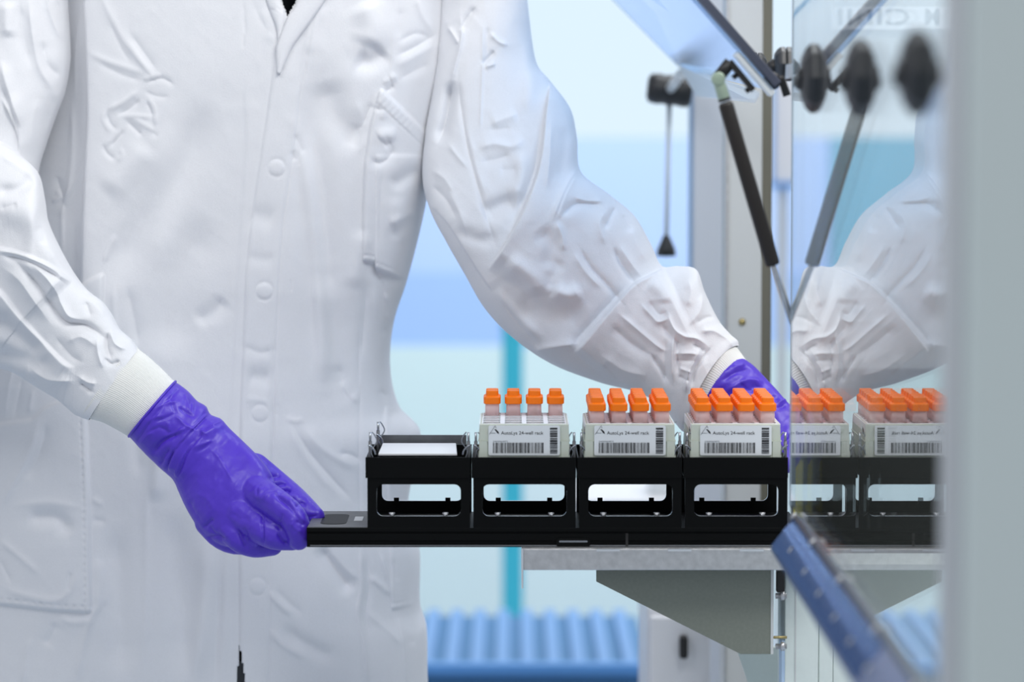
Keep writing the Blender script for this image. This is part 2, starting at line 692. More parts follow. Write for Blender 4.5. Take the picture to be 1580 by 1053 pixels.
def remeshed(name, bm, voxel, smooth_it, m, parent, strokes=None, noise=0.0, crease=None):
    """union of overlapping closed shapes -> one continuous skin, then fine relief"""
    me = bpy.data.meshes.new(name)
    bmesh.ops.recalc_face_normals(bm, faces=bm.faces)
    bm.to_mesh(me)
    bm.free()
    t = bpy.data.objects.new(name, me)
    COL.objects.link(t)
    r = t.modifiers.new('r', 'REMESH')
    r.mode = 'VOXEL'
    r.voxel_size = voxel
    s = t.modifiers.new('s', 'SMOOTH')
    s.iterations = smooth_it
    s.factor = 0.5
    dg = bpy.context.evaluated_depsgraph_get()
    m2 = bpy.data.meshes.new_from_object(t.evaluated_get(dg))
    bpy.data.objects.remove(t)
    n = len(m2.vertices)
    co = np.empty(n * 3)
    m2.vertices.foreach_get('co', co)
    co = co.reshape(-1, 3)
    no = np.empty(n * 3)
    m2.vertices.foreach_get('normal', no)
    no = no.reshape(-1, 3)
    X, Y = proj(co)
    fr = np.clip(-no[:, 1] * 1.8, 0, 1)
    D = np.zeros(n)
    if strokes:
        D += stroke_field(X, Y, strokes) * fr
    if noise:
        D += noise * (0.8 * vnoise(X / 16 + Y / 60, Y / 22, 31) + 0.5 * vnoise(X / 7 + Y / 20, Y / 9, 32) + 1.3 * (.25 - np.abs(vnoise((X + Y) / 17, (X - Y) / 34, 33))) + .8 * (.25 - np.abs(vnoise(X / 13, Y / 21, 34)))) * fr
    co += no * (D * 0.001)[:, None]
    m2.vertices.foreach_set('co', co.ravel())
    m2.polygons.foreach_set('use_smooth', [True] * len(m2.polygons))
    m2.materials.clear()
    m2.materials.append(m)
    m2.update()
    o = bpy.data.objects.new(name, m2)
    COL.objects.link(o)
    attach(o, parent)
    return o


def limb(bm, pts, n=16):
    """pts rows (x, y, z, r): smooth tapered limb with round ends"""
    pts = np.array(pts, float)
    q = []
    for i in range(len(pts) - 1):
        p0 = pts[max(i - 1, 0)]
        p1, p2 = pts[i], pts[i + 1]
        p3 = pts[min(i + 2, len(pts) - 1)]
        for k in range(6):
            t = k / 6
            q.append(0.5 * ((2 * p1) + (-p0 + p2) * t + (2 * p0 - 5 * p1 + 4 * p2 - p3) * t * t + (-p0 + 3 * p1 - 3 * p2 + p3) * t ** 3))
    q.append(pts[-1])
    q = np.array(q)
    d0 = q[0, :3] - q[1, :3]
    d0 /= np.linalg.norm(d0)
    d1 = q[-1, :3] - q[-2, :3]
    d1 /= np.linalg.norm(d1)
    caps0 = [(*(q[0, :3] + d0 * q[0, 3] * math.sin(a)), q[0, 3] * math.cos(a)) for a in (1.35, 1.0, 0.6, 0.25)]
    caps1 = [(*(q[-1, :3] + d1 * q[-1, 3] * math.sin(a)), q[-1, 3] * math.cos(a)) for a in (0.25, 0.6, 1.0, 1.35)]
    allp = caps0 + [tuple(r) for r in q] + caps1
    tube(bm, [p[:3] for p in allp], [max(p[3], 1e-4) for p in allp], n=n)
    return bm


def pl(X, Y, d, r):
    return (*P(X, Y, d), r)


def pair_solid(bm, keys, n=30, nt=28, bow=(0, 0)):
    K = catmull(keys, n)
    rings = []
    off = P(CX + bow[0], CY + bow[1], 3.06) - P(CX, CY, 3.06)
    for ik, k in enumerate(K):
        a, b = P(k[0], k[1], k[4]), P(k[2], k[3], k[4])
        c, h = (a + b) / 2, (a - b) / 2
        ring = []
        for j in range(nt):
            t = 2 * math.pi * j / nt
            v = c + h * math.cos(t)
            v[1] -= k[5] * math.sin(t)
            v += off * max(0, math.sin(t)) * (1 - ik / (len(K) - 1)) ** 3
            ring.append(bm.verts.new(v))
        rings.append(ring)
    for a, b in zip(rings, rings[1:]):
        for k in range(nt):
            bm.faces.new((a[k], a[(k + 1) % nt], b[(k + 1) % nt], b[k]))
    bm.faces.new(rings[0])
    bm.faces.new(rings[-1])
    return bm


# ------------------------------------------------------------------ the room
tag(obj('floor', bx(-3.5, 3.5, 0.2, 8.6, -0.1, 0), M_FLOOR), kind='structure')
DW = 8.0
zb = lambda Y, d=DW: float(Z_(Y, d))
bm = NB()
box(bm, -3.5, 3.5, DW + 0.04, DW + 0.14, 0, 3.0)
tag(obj('wall_back', bm, M_PALEW), kind='structure')
# daylight window band across the back wall
wf = tag(obj('window_1', bx(-3.4, 3.4, DW + 0.0, DW + 0.04, zb(212), 2.75), M_WINDOW), kind='structure')
# wall bands: blue panel below the window, pale green counter front
tag(obj('trim_1', bx(-3.4, 3.4, DW - 0.02, DW + 0.04, zb(420), zb(212)), mat('pale_blue_panel', (0.43, 0.57, 0.84), 0.6)), kind='structure')
tag(obj('trim_2', bx(-3.4, 3.4, DW - 0.04, DW + 0.04, zb(532), zb(420)), mat('mid_blue_panel', (0.33, 0.49, 0.80), 0.6)), kind='structure')
tag(obj('trim_3', bx(-3.4, 3.4, DW - 0.06, DW + 0.04, zb(700), zb(532)), mat('mint_panel', (0.56, 0.70, 0.71), 0.6)), kind='structure')
tag(obj('trim_4', bx(-3.4, 3.4, DW - 0.08, DW + 0.04, 0, zb(700)), mat('mint_grey_panel', (0.56, 0.68, 0.70), 0.6)), kind='structure')

tag(obj('trim_5', bx(X_(250, DW), X_(588, DW), DW - 0.07, DW - 0.02, zb(440), zb(212)), mat('teal_blue_panel', (0.16, 0.40, 0.55), 0.5)), kind='structure')

# teal post
po = thing('support_post', 'narrow teal upright post in front of the far wall', 'post', (X_(791, 6.4), 6.4, 0))
xx = X_(791, 6.4)
obj('post_shaft', bx(xx - .021, xx + .021, 6.38, 6.43, 0.03, zb(500, 6.4)), M_TEAL, po, bevel=.004)
obj('base_plate', bx(xx - .06, xx + .06, 6.34, 6.47, 0, 0.03), M_TEAL, po)
obj('post_cap', bx(xx - .024, xx + .024, 6.375, 6.435, zb(500, 6.4), zb(490, 6.4)), M_BLUEL, po)

# blue slatted bench
BZ = 0.45
bd0, bd1 = 4.84, 5.39
be = thing('slatted_bench', 'low blue slatted bench with a white base standing on the floor', 'bench', (0.0, 5.1, 0))
obj('seat_panel', bx(-0.42, 0.212, bd0 + .01, bd1, BZ - .05, BZ - .012), M_BLUED, be)
bm = NB()
x = -0.42
k = 0
while x < 0.20:
    obj('slat', bx(x, x + 0.0205, bd0 + .01, bd1, BZ - .012, BZ), M_BLUEL, be, bevel=.002)
    x += 0.0395
obj('front_rail', bx(-0.43, 0.215, bd0 - .015, bd0 + .01, BZ - .016, BZ + .002), M_BLUE, be, bevel=.003)
obj('base', bx(-0.43, 0.215, bd0 - .012, bd1 - .02, 0.0, BZ - .0505), M_WHITE, be)

# white cabinet beside the bench, black handle
d = 3.6
cb = thing('floor_cabinet', 'white floor cabinet with a black pull handle beside the slatted bench', 'cabinet', (X_(1050, d), d, 0))
zt = zb(935, d)
obj('cabinet_body', bx(X_(1000, d), X_(1098, d), d, d + .25, 0, zt), M_WHITE, cb, bevel=.004)
dr = obj('door', bx(X_(1004, d), X_(1094, d), d - .018, d - .001, .04, zt - .01), M_WHITE, cb, bevel=.003)
obj('handle', bx(X_(1048, d), X_(1061, d), d - .035, d - .019, zb(1010, d), zb(975, d)), M_BLACKPL, dr, bevel=.003)

# white worktop far behind, seen through the carrier windows
d = 4.3
wt = thing('side_table', 'white side table seen through the carrier windows', 'table', (X_(1050, d), d, 0))
zt = zb(772, d)
obj('table_top', bx(X_(880, d), X_(1190, d), d, d + .25, zt - .022, zt), M_WHITE, wt, bevel=.003)
for xa in (1105, 1180):
    obj('leg', bx(X_(xa, d) - .012, X_(xa, d) + .012, d + .2, d + .225, 0, zt - .022), M_WHITE, wt)
d = 4.35
bxo = thing('storage_box', 'small white box standing on the white side table', 'box', (X_(1020, d), d + .05, zt))
obj('box_body', bx(X_(1004, d), X_(1040, d), d + .01, d + .09, zt, zt + .026), M_ACRYL, bxo, bevel=.002)
obj('lid', bx(X_(1003, d), X_(1041, d), d + .008, d + .092, zt + .026, zt + .031), M_WHITE, bxo, bevel=.002)

# ------------------------------------------------------------------ instrument frame, right
GX = 0.2332                      # plane of the glass side pane
PD = 3.42
pt = thing('frame_post', 'light grey enclosure upright with a small brass screw behind the raised arm cuff', 'frame', (X_(1145, PD), PD, 0))
x0, x1 = X_(1117, PD), X_(1175, PD)
obj('upright', bx(x0, x1, PD, PD + .05, 0, 1.9), M_FRAMEL, pt, bevel=.0015)
obj('seal_strip', bx(x1, X_(1190, PD), PD + .003, PD + .045, 0, 1.9), M_OLIVE, pt)
obj('slot_strip', bx(x0 + .0015, x0 + .004, PD - .0025, PD, 0.3, 1.9), M_STEEL, pt)
bm = NB()
c = P(1145, 497, PD)
lathe(bm, [(.0001, .0035), (.0028, .003), (.0038, .001), (.004, -.001)], (c[0], PD, c[2]), axis=(0, -1, 0), n=16)
obj('screw', bm, M_BRASS, pt, smooth=True)
# second pale upright left of it
d = 3.9
p2 = thing('door_upright', 'broad bluish white upright beside the light grey enclosure upright', 'frame', (X_(1092, d), d, 0))
obj('upright', bx(X_(1069, d), X_(1120, d), d, d + .06, 0, 1.9), mat('bluish_white_paint', (0.82, 0.86, 0.93), .5), p2, bevel=.003)
obj('edge_strip', bx(X_(1064, d), X_(1069, d), d + .005, d + .05, 0, 1.9), mat('pale_blue_strip', (0.45, 0.62, 0.85), .4), p2)
# wall board with blue rim seen between post and pane
d = 6.0
wb = thing('notice_board', 'white board with a blue rim behind the enclosure upright', 'board', (X_(1230, d), d, .0))
obj('board_panel', bx(X_(1192, d), X_(1290, d), d, d + .02, zb(282, d), zb(120, d)), M_WHITE, wb)
bm = NB()
box(bm, X_(1188, d), X_(1294, d), d - .006, d + .024, zb(290, d), zb(281, d))
box(bm, X_(1188, d), X_(1192, d), d - .006, d + .024, zb(281, d), zb(118, d))
obj('rim', bm, M_BLUE, wb)
bm = NB()
for xa in (1200, 1282):
    box(bm, X_(xa, d), X_(xa, d) + .02, d + .02, d + .04, 0, zb(150, d))
obj('stand', bm, M_FRAMEL, wb)

# interior wall of the instrument, behind the pane
ip = thing('instrument_housing', 'grey inner housing seen faintly through the glass pane', 'instrument', (0.6, 3.38, 0))
obj('upper_panel', bx(0.300, 0.9, 3.36, 3.40, 1.02, 1.95), mat('light_instrument_grey', (0.40, 0.42, 0.41), .6), ip)
obj('lower_panel', bx(0.300, 0.9, 3.36, 3.40, 0.0, 1.02), M_INNER, ip)
d = 3.345
obj('hazard_strip', bx(X_(1228, d), X_(1240, d), d, d + .01, zb(800, d), zb(712, d)), M_YELLOW, ip)
lp = obj('name_plate', bx(X_(1280, d), X_(1500, d), d + .004, d + .01, zb(45, d), zb(10, d)), M_WHITE, ip)
place_text('lettering', 'M', X_(1424, d), X_(1446, d), zb(38, d), .024, d + .003, M_INK, lp, mirror=True, weight=.0006)
place_text('lettering', 'CINI', X_(1290, d), X_(1400, d), zb(38, d), .024, d + .003, M_INK, lp, mirror=True, weight=.0003)
place_text('handwriting', 'slalle olal', X_(1290, d), X_(1455, d), zb(138, d), .030, d + .002, M_INK, ip, mirror=True, italic=.3, weight=.0008)

# near aluminium column
cl = thing('corner_column', 'large blurred grey green column filling the right edge', 'column', (0.30, 1.66, 0))
obj('column_body', bx(GX + .001, 0.42, 1.62, 1.716, 0, 2.1), M_FRAME, cl, bevel=.004)
obj('seal_strip', bx(GX - .0015, GX + .001, 1.64, 1.712, 0.2, 2.0), M_FRAMEL, cl)

# the glass pane
PZ0, PZ1 = 0.960, 1.95
gp = thing('glass_pane', 'clear glass side pane mirroring the racks and sleeve', 'glass', (GX, 2.18, PZ0))
gm = bx(GX, GX + .005, 1.716, 2.645, PZ0, PZ1)
obj('pane', gm, M_GLASS, gp)
obj('edge_strip', bx(GX - .0005, GX + .0045, 2.6452, 2.650, PZ0, PZ1), M_GEDGE, gp)
for i, (yy) in enumerate((2.60,)):
    pass


def knob_mesh(c, r=0.0265, t=0.0115):
    """two octagonal star halves on both sides of the plane x = c.x"""
    bm = NB()
    for s in (-1, 1):
        lathe(bm, [(r * .96, .0003), (r, t * .10), (r, t * .42), (r * .86, t * .72), (r * .58, t), (.001, t)], c, axis=(s, 0, 0), n=8)
        lathe(bm, [(r * .30, t), (r * .30, t + .003), (.001, t + .004)], c, axis=(s, 0, 0), n=14)
    for f in bm.faces:
        f.smooth = False
    return bm


KN = [(3.06, 103, .0135, .0085, 'small dark clamp knob farthest from the glass edge, beyond the lid hinge'),
      (2.745, 99, .0150, .0100, 'dark clamp knob just left of the glass edge'),
      (2.465, 121, .0270, .0120, 'dark clamp knob on the pane just right of the glass edge'),
      (2.136, 120, .0262, .0120, 'blurred clamp knob in the middle of the pane'),
      (1.835, 112, .0250, .0120, 'largest blurred clamp knob beside the grey green column')]
for yy, Yk, rr, tt_, lb in KN:
    c = Vector((GX + .0025, yy, float(Z_(Yk, yy))))
    k = thing('clamp_knob', lb, 'knob', tuple(c), group='clamp knobs in line with the pane')
    obj('grip', knob_mesh(c, rr, tt_), M_KNOB, k, bevel=.001)
    bm = NB()
    lathe(bm, [(.0001, -.0065), (.005, -.005), (.0068, 0), (.005, .005), (.0001, .0065)], c + Vector((-.0105, 0, -.003)), axis=(0, 1, 0), n=16)
    obj('ball_end', bm, M_BLACKPL, k)
rl = tag(obj('support_rail', bx(GX + .0012, GX + .0038, 2.652, 3.12, 1.318, 1.330), M_ACRYL), 'thin pale rail carrying the two free clamp knobs', 'rail')

# ------------------------------------------------------------------ raised lid
ld = thing('raised_lid', 'raised tinted lid with a dark edge bar hanging above the racks', 'lid', (0.15, 3.0, 1.3))
nt_, nb_ = P(930, -156, 2.68), P(1190, 140, 2.68)
ft_, fb_ = P(835, -112, 3.7), P(1052, 108, 3.7)
nrm = np.cross(nb_ - nt_, fb_ - nb_)
nrm /= np.linalg.norm(nrm)
if nrm[2] < 0:
    nrm = -nrm
bm = NB()
prism(bm, [nt_, nb_, fb_, ft_], nrm * .005)
obj('lid_panel', bm, M_LIDGL, ld)
dn = (nb_ - nt_) / np.linalg.norm(nb_ - nt_)
df = (fb_ - nb_) / np.linalg.norm(fb_ - nb_)
bm = NB()
prism(bm, [nt_ + nrm * .004, nb_ + nrm * .004, nb_ + nrm * .004 + df * .02, nt_ + nrm * .004 + df * .02], nrm * .0075)
obj('edge_bar', bm, mat('slate_bar', (0.085, 0.095, 0.135), .4, metal=.2), ld, bevel=.001)
bm = NB()
s0 = nb_ - dn * .042
prism(bm, [s0 - nrm * .0035, nb_ - nrm * .0035 + dn * .004, nb_ - nrm * .0035 + dn * .004 + df * .03, s0 - nrm * .0035 + df * .03], nrm * .0055)
obj('clamp_plate', bm, M_ACRYL, ld, bevel=.0005)
bm = NB()
prism(bm, [ft_, fb_, fb_ - df * .012, ft_ - df * .012], nrm * .007)
obj('far_edge', bm, mat('blue_edge', (0.10, 0.36, 0.62), .3), ld)
# bottom profile: translucent white channel
bm = NB()
q0, q1 = P(1176, 150, 2.72), P(1044, 104, 3.66)
hh = np.array([0, 0, -.004])
prism(bm, [P(1172, 148, 2.72), P(1165, 160, 2.72), P(1075, 150, 3.5), P(1062, 128, 3.6), P(1046, 100, 3.66), P(1056, 108, 3.66)], (0, .004, .004))
obj('bottom_channel', bm, M_ACRYL, ld, bevel=.001)

# hinge ball joint at the lid corner
hj = thing('hinge_joint', 'round black hinge joint at the lower corner of the raised lid', 'hinge', tuple(P(1193, 125, 2.70)))
c = P(1191, 125, 2.70)
bm = NB()
lathe(bm, [(.0001, -.007), (.0055, -.0068), (.0075, -.005), (.0078, 0), (.0075, .005), (.0055, .0068), (.0001, .007)], c, axis=(0, 1, 0), n=24)
obj('barrel', bm, M_BLACKPL, hj)
bm = NB()
tube(bm, [c, Vector(c) + Vector((.008, 0, .002)), (GX, 2.70, 1.303)], .0035, n=10)
obj('hinge_arm', bm, M_BLACKPL, hj)

# ------------------------------------------------------------------ gas strut
gs = thing('gas_strut', 'black gas strut with a green end fitting holding up the lid', 'strut', tuple(P(1107, 120, 2.64)))
a, b = P(1119, 158, 2.64), P(1193, 410, 2.64)
a, b = Vector(a), Vector(b)
u = (b - a).normalized()
bm = NB()
tube(bm, [a, a + u * .0012, a + u * .003, b - u * .003, b - u * .001, b], [.0045, .0058, .0063, .0063, .0060, .0048], n=20)
obj('cylinder', bm, M_STRUT, gs)
bm = NB()
e = Vector(P(1224, 503, 2.655))
tube(bm, [b - u * .002, b + u * .002, e], [.0026, .0026, .0026], n=12)
obj('piston_rod', bm, M_STEEL, gs)
bm = NB()
tube(bm, [a - u * .001, a - u * .0035], .0052, n=16)
obj('end_ring', bm, M_BLACKPL, gs)
bm = NB()
f0 = Vector(P(1108, 122, 2.64))
tube(bm, [a - u * .003, a - u * .012, f0 + Vector((0, 0, -.001))], [.0052, .0050, .0046], n=16)
lathe(bm, [(.0001, -.006), (.0050, -.0058), (.0058, -.0045), (.0058, .004), (.0001, .005)], f0, axis=(0, 1, 0), n=20)
obj('end_fitting', bm, M_CLEARG, gs, bevel=.0003)
bm = NB()
l0 = Vector(P(1108, 120, 2.655))
l1 = Vector(P(1127, 96, 2.655))
l2 = Vector(P(1160, 138, 2.655))
for p_, q_, r_ in ((l0, l1, .0052),):
    tube(bm, [p_, q_], r_, n=8)
prism(bm, [P(1122, 97, 2.65), P(1130, 92, 2.65), P(1166, 136, 2.65), P(1160, 142, 2.65)], (0, .012, 0))
for (xa, ya) in ((1133, 118), (1153, 139)):
    c = Vector(P(xa, ya, 2.655))
    tube(bm, [c + Vector((.003, 0, .002)), c - Vector((.0012, 0, .0012))], .0022, n=8)
obj('lid_bracket', bm, M_BLACKPL, gs)

# far strut with the blurred dark knob
d = 3.86
bm = NB()
tube(bm, [P(1033, 150, d), P(1028, 372, d)], .0032, n=12)
fs = obj('stay_rod', bm, mat('pale_blue_rod', (0.80, 0.90, 0.98), .6), ld)
bm = NB()
c = Vector(P(1028, 380, d))
lathe(bm, [(.001, .018), (.004, .012), (.011, -.004), (.012, -.012), (.001, -.013)], c, n=14)
obj('foot', bm, M_KNOB, fs)
bm = NB()
c = Vector(P(1033, 139, d - .01))
lathe(bm, [(.012, -.027), (.0175, -.024), (.019, -.014), (.0178, -.007), (.019, 0), (.0178, .008), (.019, .016), (.0185, .023), (.015, .027)], c, axis=(1, 0, -.12), n=10)
fk = obj('ribbed_knob', bm, M_KNOB, ld)
fk['label'] = 'blurred dark ribbed knob'
bm = NB()
tube(bm, [c, Vector(P(1050, 115, 3.70))], .006, n=10)
obj('knob_stem', bm, M_ACRYL, fk)


# ------------------------------------------------------------------ shelf, gusset, lower cabinet
D0 = 2.85
mm = lambda px, d=D0: px / F * d
sh = thing('support_shelf', 'brushed steel shelf under the black carrier with a folded front lip', 'shelf', (0.1, 2.9, float(Z_(880, 2.84))))
zt, zl = float(Z_(846.5, 2.838)), float(Z_(880, 2.838))
xl, xr = X_(805, 2.838), X_(1222, 2.838) + .02
obj('shelf_top', bx(xl, xr, 2.8395, 2.99, zt - .002, zt), M_STEEL, sh)
obj('front_lip', bx(xl + .0016, xr, 2.836, 2.8395, zl, zt - .0002), M_STEEL, sh, bevel=.0008)
obj('end_flange', bx(xl, xl + .0016, 2.836, 2.99, float(Z_(908, 2.838)), zt - .0002), M_BRIGHT, sh)
for a_, b_ in ((921, 957), (1032, 1068), (1143, 1180)):
    obj('slot_tab', bx(X_(a_, 2.836), X_(b_, 2.836), 2.8345, 2.8362, float(Z_(851, 2.836)), float(Z_(847.5, 2.836))), M_BRIGHT, sh)
gd = 2.86
gu = thing('gusset_bracket', 'grey green triangular bracket plate under the steel shelf', 'bracket', tuple(P(1190, 1010, gd)))
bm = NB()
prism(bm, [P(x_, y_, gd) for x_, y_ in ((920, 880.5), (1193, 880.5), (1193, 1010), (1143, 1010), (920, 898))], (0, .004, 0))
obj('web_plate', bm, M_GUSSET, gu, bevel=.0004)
bm = NB()
a_, b_ = P(1193, 880.5, gd), P(1193, 1010, gd)
box(bm, a_[0] - .002, a_[0] + .0006, gd - .001, gd + .09, b_[2], a_[2])
obj('mounting_flange', bm, M_FRAMEL, gu)
bm = NB()
for ya in (920, 998):
    c = P(1207, ya, gd + .0)
    bm = NB()
    tube(bm, [c + np.array([-.006, .0, 0]), c + np.array([-.0015, 0, 0]), c + np.array([-.0014, 0, 0]), c + np.array([.002, 0, 0]), c + np.array([.0021, 0, 0]), c + np.array([.004, 0, 0])], [.0028, .0028, .0045, .0045, .0028, .0028], n=6)
    obj('bolt', bm, M_STEEL, gu)
bm = NB()
c = P(1204, 984, gd)
tube(bm, [c + np.array([-.0065, 0, 0]), c + np.array([.006, 0, 0])], .0013, n=8)
obj('spacer_rod', bm, M_BRASS, gu)
obj('rubber_stop', bx(X_(1201, gd), X_(1213, gd), gd, gd + .012, float(Z_(915, gd)), float(Z_(882, gd))), M_BLACKPL, gu, bevel=.0006)

lc = thing('base_cabinet', 'grey green lower cabinet of the instrument under the glass pane', 'cabinet', (0.5, 2.7, 0))
d = 2.872
zt = .878
x0 = X_(1214, d)
obj('side_panel', bx(X_(1290, d), 0.9, d + .004, d + .08, 0, zt), M_FRAME, lc)
obj('corner_profile', bx(x0, X_(1266, d), d, d + .08, 0, zt), M_FRAME, lc, bevel=.0008)
obj('inner_profile', bx(X_(1267, d), X_(1289, d), d + .002, d + .08, 0, zt), M_FRAME, lc, bevel=.0008)
obj('edge_seal', bx(x0 - .0028, x0, d + .001, d + .03, 0, float(Z_(990, d))), mat('pale_blue_seal', (0.50, 0.66, 0.86), .4), lc)
obj('groove_strip', bx(X_(1229, d), X_(1231, d), d - .0008, d, 0, zt), M_FRAMEL, lc)
# grey sloping cover behind the gusset, lower right
d = 3.0
sc = thing('sloping_cover', 'grey sloping sheet cover behind the bracket at the bottom', 'cover', tuple(P(1170, 1053, d)))
bm = NB()
prism(bm, [P(1138, 1004, d), P(1212, 1004, d), P(1212, 1500, d), P(1260, 1500, d), P(1160, 1060, d)][:0] or [P(1136, 1000, d), P(1211, 1000, d), P(1211, 1400, d), P(1300, 1400, d)][:3] + [P(1136 + 170, 1400, d)][:0] + [P(1190, 1400, d), P(1156, 1060, d)], (0, .01, 0))
obj('sheet', bm, M_FRAME, sc)

# flap along the bottom of the pane
fl = thing('drip_flap', 'narrow shiny blue ribbed flap running along the bottom of the pane', 'flap', (GX, 2.2, .96))
y0, y1 = 1.66, 2.575
A_ = Vector((GX - .0008, 0, .961))
B_ = Vector((X_(1190, 2.575), 0, 1.28 - (850 - 190) / F * 2.575))
bm = NB()
dv = (B_ - A_)
nv = Vector((-dv.z, 0, dv.x)).normalized()
if nv.x > 0:
    nv = -nv
prism(bm, [A_ + Vector((0, y1, 0)), B_ + Vector((0, y1, 0)), B_ + Vector((0, y0, 0)), A_ + Vector((0, y0, 0))], -nv * .003)
obj('flap_sheet', bm, M_FLAP, fl)
rows = 60
for k in range(rows):
    yy = y1 - .006 - k * .0105
    p_ = A_ + dv * .12 + Vector((0, yy, 0))
    q_ = A_ + dv * .92 + Vector((0, yy, 0))
    bm = NB()
    tube(bm, [p_ + nv * .0004, q_ + nv * .0004], .0013, n=6)
    obj('rib', bm, M_FLAP, fl)
bm = NB()
prism(bm, [A_ + Vector((0, y1, 0)), A_ + dv * .09 + Vector((0, y1, 0)), A_ + dv * .09 + Vector((0, y0, 0)), A_ + Vector((0, y0, 0))], nv * .002)
obj('edge_seal', bm, mat('dark_slate_seal', (0.03, 0.04, 0.055), .4), fl)
for yy in (2.567, 2.406, 2.206, 1.987, 1.785):
    c = A_ + dv * .06 + Vector((0, yy, 0)) + nv * .002
    bm = NB()
    lathe(bm, [(.0034, 0), (.0032, .0012), (.0018, .0022), (.0001, .0024)], c, axis=nv, n=14)
    obj('screw', bm, M_STEEL, fl, smooth=True)
for k, yy in enumerate((2.47, 2.35, 2.24, 2.13, 2.03, 1.93)):
    p_ = A_ + dv * .52 + Vector((0, yy, 0))
    bm = NB()
    prism(bm, [p_ + nv * .0018, p_ + dv * .13 + nv * .0018, p_ + dv * .13 + Vector((0, .006, 0)) + nv * .0018, p_ + Vector((0, .006, 0)) + nv * .0018], nv * .0004)
    obj('light_mark', bm, M_FRAMEL, fl)

# ------------------------------------------------------------------ the black carrier
MP = mm(164.3)                       # module pitch
DB = 2.97
ca_ = thing('sample_carrier', 'long black metal carrier with four rack bays, held by its left end', 'carrier', tuple(P(850, 845, 2.91)))
ztop, zbot = float(Z_(815, D0)), float(Z_(845, D0))
xl, xr = X_(472, D0), X_(1216, D0) + .012
bm = NB()
prof = [(D0, zbot + .0012), (D0, zbot + .0022), (D0 + .0015, zbot + .003), (D0 + .0015, zbot + .0055), (D0, zbot + .0062), (D0, ztop - .0055), (D0 + .001, ztop - .005), (D0 + .001, ztop - .0042),
        (D0, ztop - .0035), (D0, ztop - .0003), (D0 + .0003, ztop), (DB, ztop), (DB, zbot), (D0 + .001, zbot)]
xh = X_(566, D0)
prism(bm, [(xl, y_, z_) for y_, z_ in prof], (xr - xl, 0, 0))
obj('base_rail', bm, M_BLACK, ca_)
obj('lower_bead', bx(xl + .003, xr, D0 - .0002, D0 + .0008, zbot + .0012, zbot + .002), mat('dark_steel_bead', (0.30, 0.31, 0.33), .3, metal=.9), ca_)
hp = obj('handle_plate', bx(xl + .0006, xh, D0 + .0012, DB - .001, ztop, ztop + .0006), M_BLACKTOP, ca_)
hc = P(517, 803, 2.908)
bm = NB()
pr = rrect(hc[0] - .0118, hc[0] + .0118, 2.908 - .038, 2.908 + .036, .010)
prism(bm, [(a_, b_, ztop + .0006) for a_, b_ in pr], (0, 0, .0004))
obj('grip_recess', bm, M_BLACK, hp)
obj('data_plate', bx(X_(547, 2.92), X_(560, 2.92), 2.895, 2.925, ztop + .0006, ztop + .001), M_LABEL, hp)
for a_, b_ in ((858, 912),):
    bm = NB()
    zc = float(Z_(838, D0))
    pr = rrect(X_(a_, D0), X_(b_, D0), zc - .0042, zc + .0042, .0038)
    prism(bm, [(x_, D0 + .0005, z_) for x_, z_ in pr], (0, -.002, 0))
    o_ = obj('latch_tab', bm, M_BLACK, ca_, bevel=.0006)
    bm = NB()
    pr = rrect(X_(a_ + 5, D0), X_(b_ - 5, D0), zc + .0006, zc + .0022, .0007)
    prism(bm, [(x_, D0 - .0015, z_) for x_, z_ in pr], (0, -.0004, 0))
    obj('bright_edge', bm, M_WIRE, o_)
obj('joint_gap', bx(X_(966, D0), X_(970, D0), D0 - .0006, D0 + .001, zbot, ztop - .005), M_BLACKPL, ca_)


def clip_mesh(x, y, s, m=1):
    """spring clip: dark upright pin and a bent wire; s = side the wire bulges to"""
    z0 = float(Z_(706, D0))
    bm = NB()
    pz = mm(38)
    tube(bm, [(x, y, z0 - .012), (x, y, z0 + pz * .62)], .0016, n=8)
    tube(bm, [(x, y, z0 + pz * .4), (x, y, z0 + pz * .98)], .0011, n=8, mi=1)
    w_ = mm(9) * s
    pts = [(x + w_ * .35, y - .002, z0 + pz * 1.0), (x + w_ * .75, y - .002, z0 + pz * .88), (x + w_ * 1.15, y - .002, z0 + pz * .62),
           (x + w_ * .35, y - .002, z0 + pz * .30), (x + w_ * .15, y - .002, z0 + pz * .18), (x + w_ * .5, y - .002, z0 - .002)]
    sp = smooth_poly([p[:1] + p[2:] for p in pts], 5)
    tube(bm, [(p[0], y - .002, p[1]) for p in sp], .00062, n=6, mi=1)
    pts = [(x - w_ * .35, z0 + pz * .46), (x + w_ * .1, z0 + pz * .42), (x + w_ * .75, z0 + pz * .25), (x + w_ * .95, z0 + pz * .06)]
    sp = smooth_poly(pts, 5)
    tube(bm, [(p[0], y - .004, p[1]) for p in sp], .0009, n=6, mi=1)
    return bm


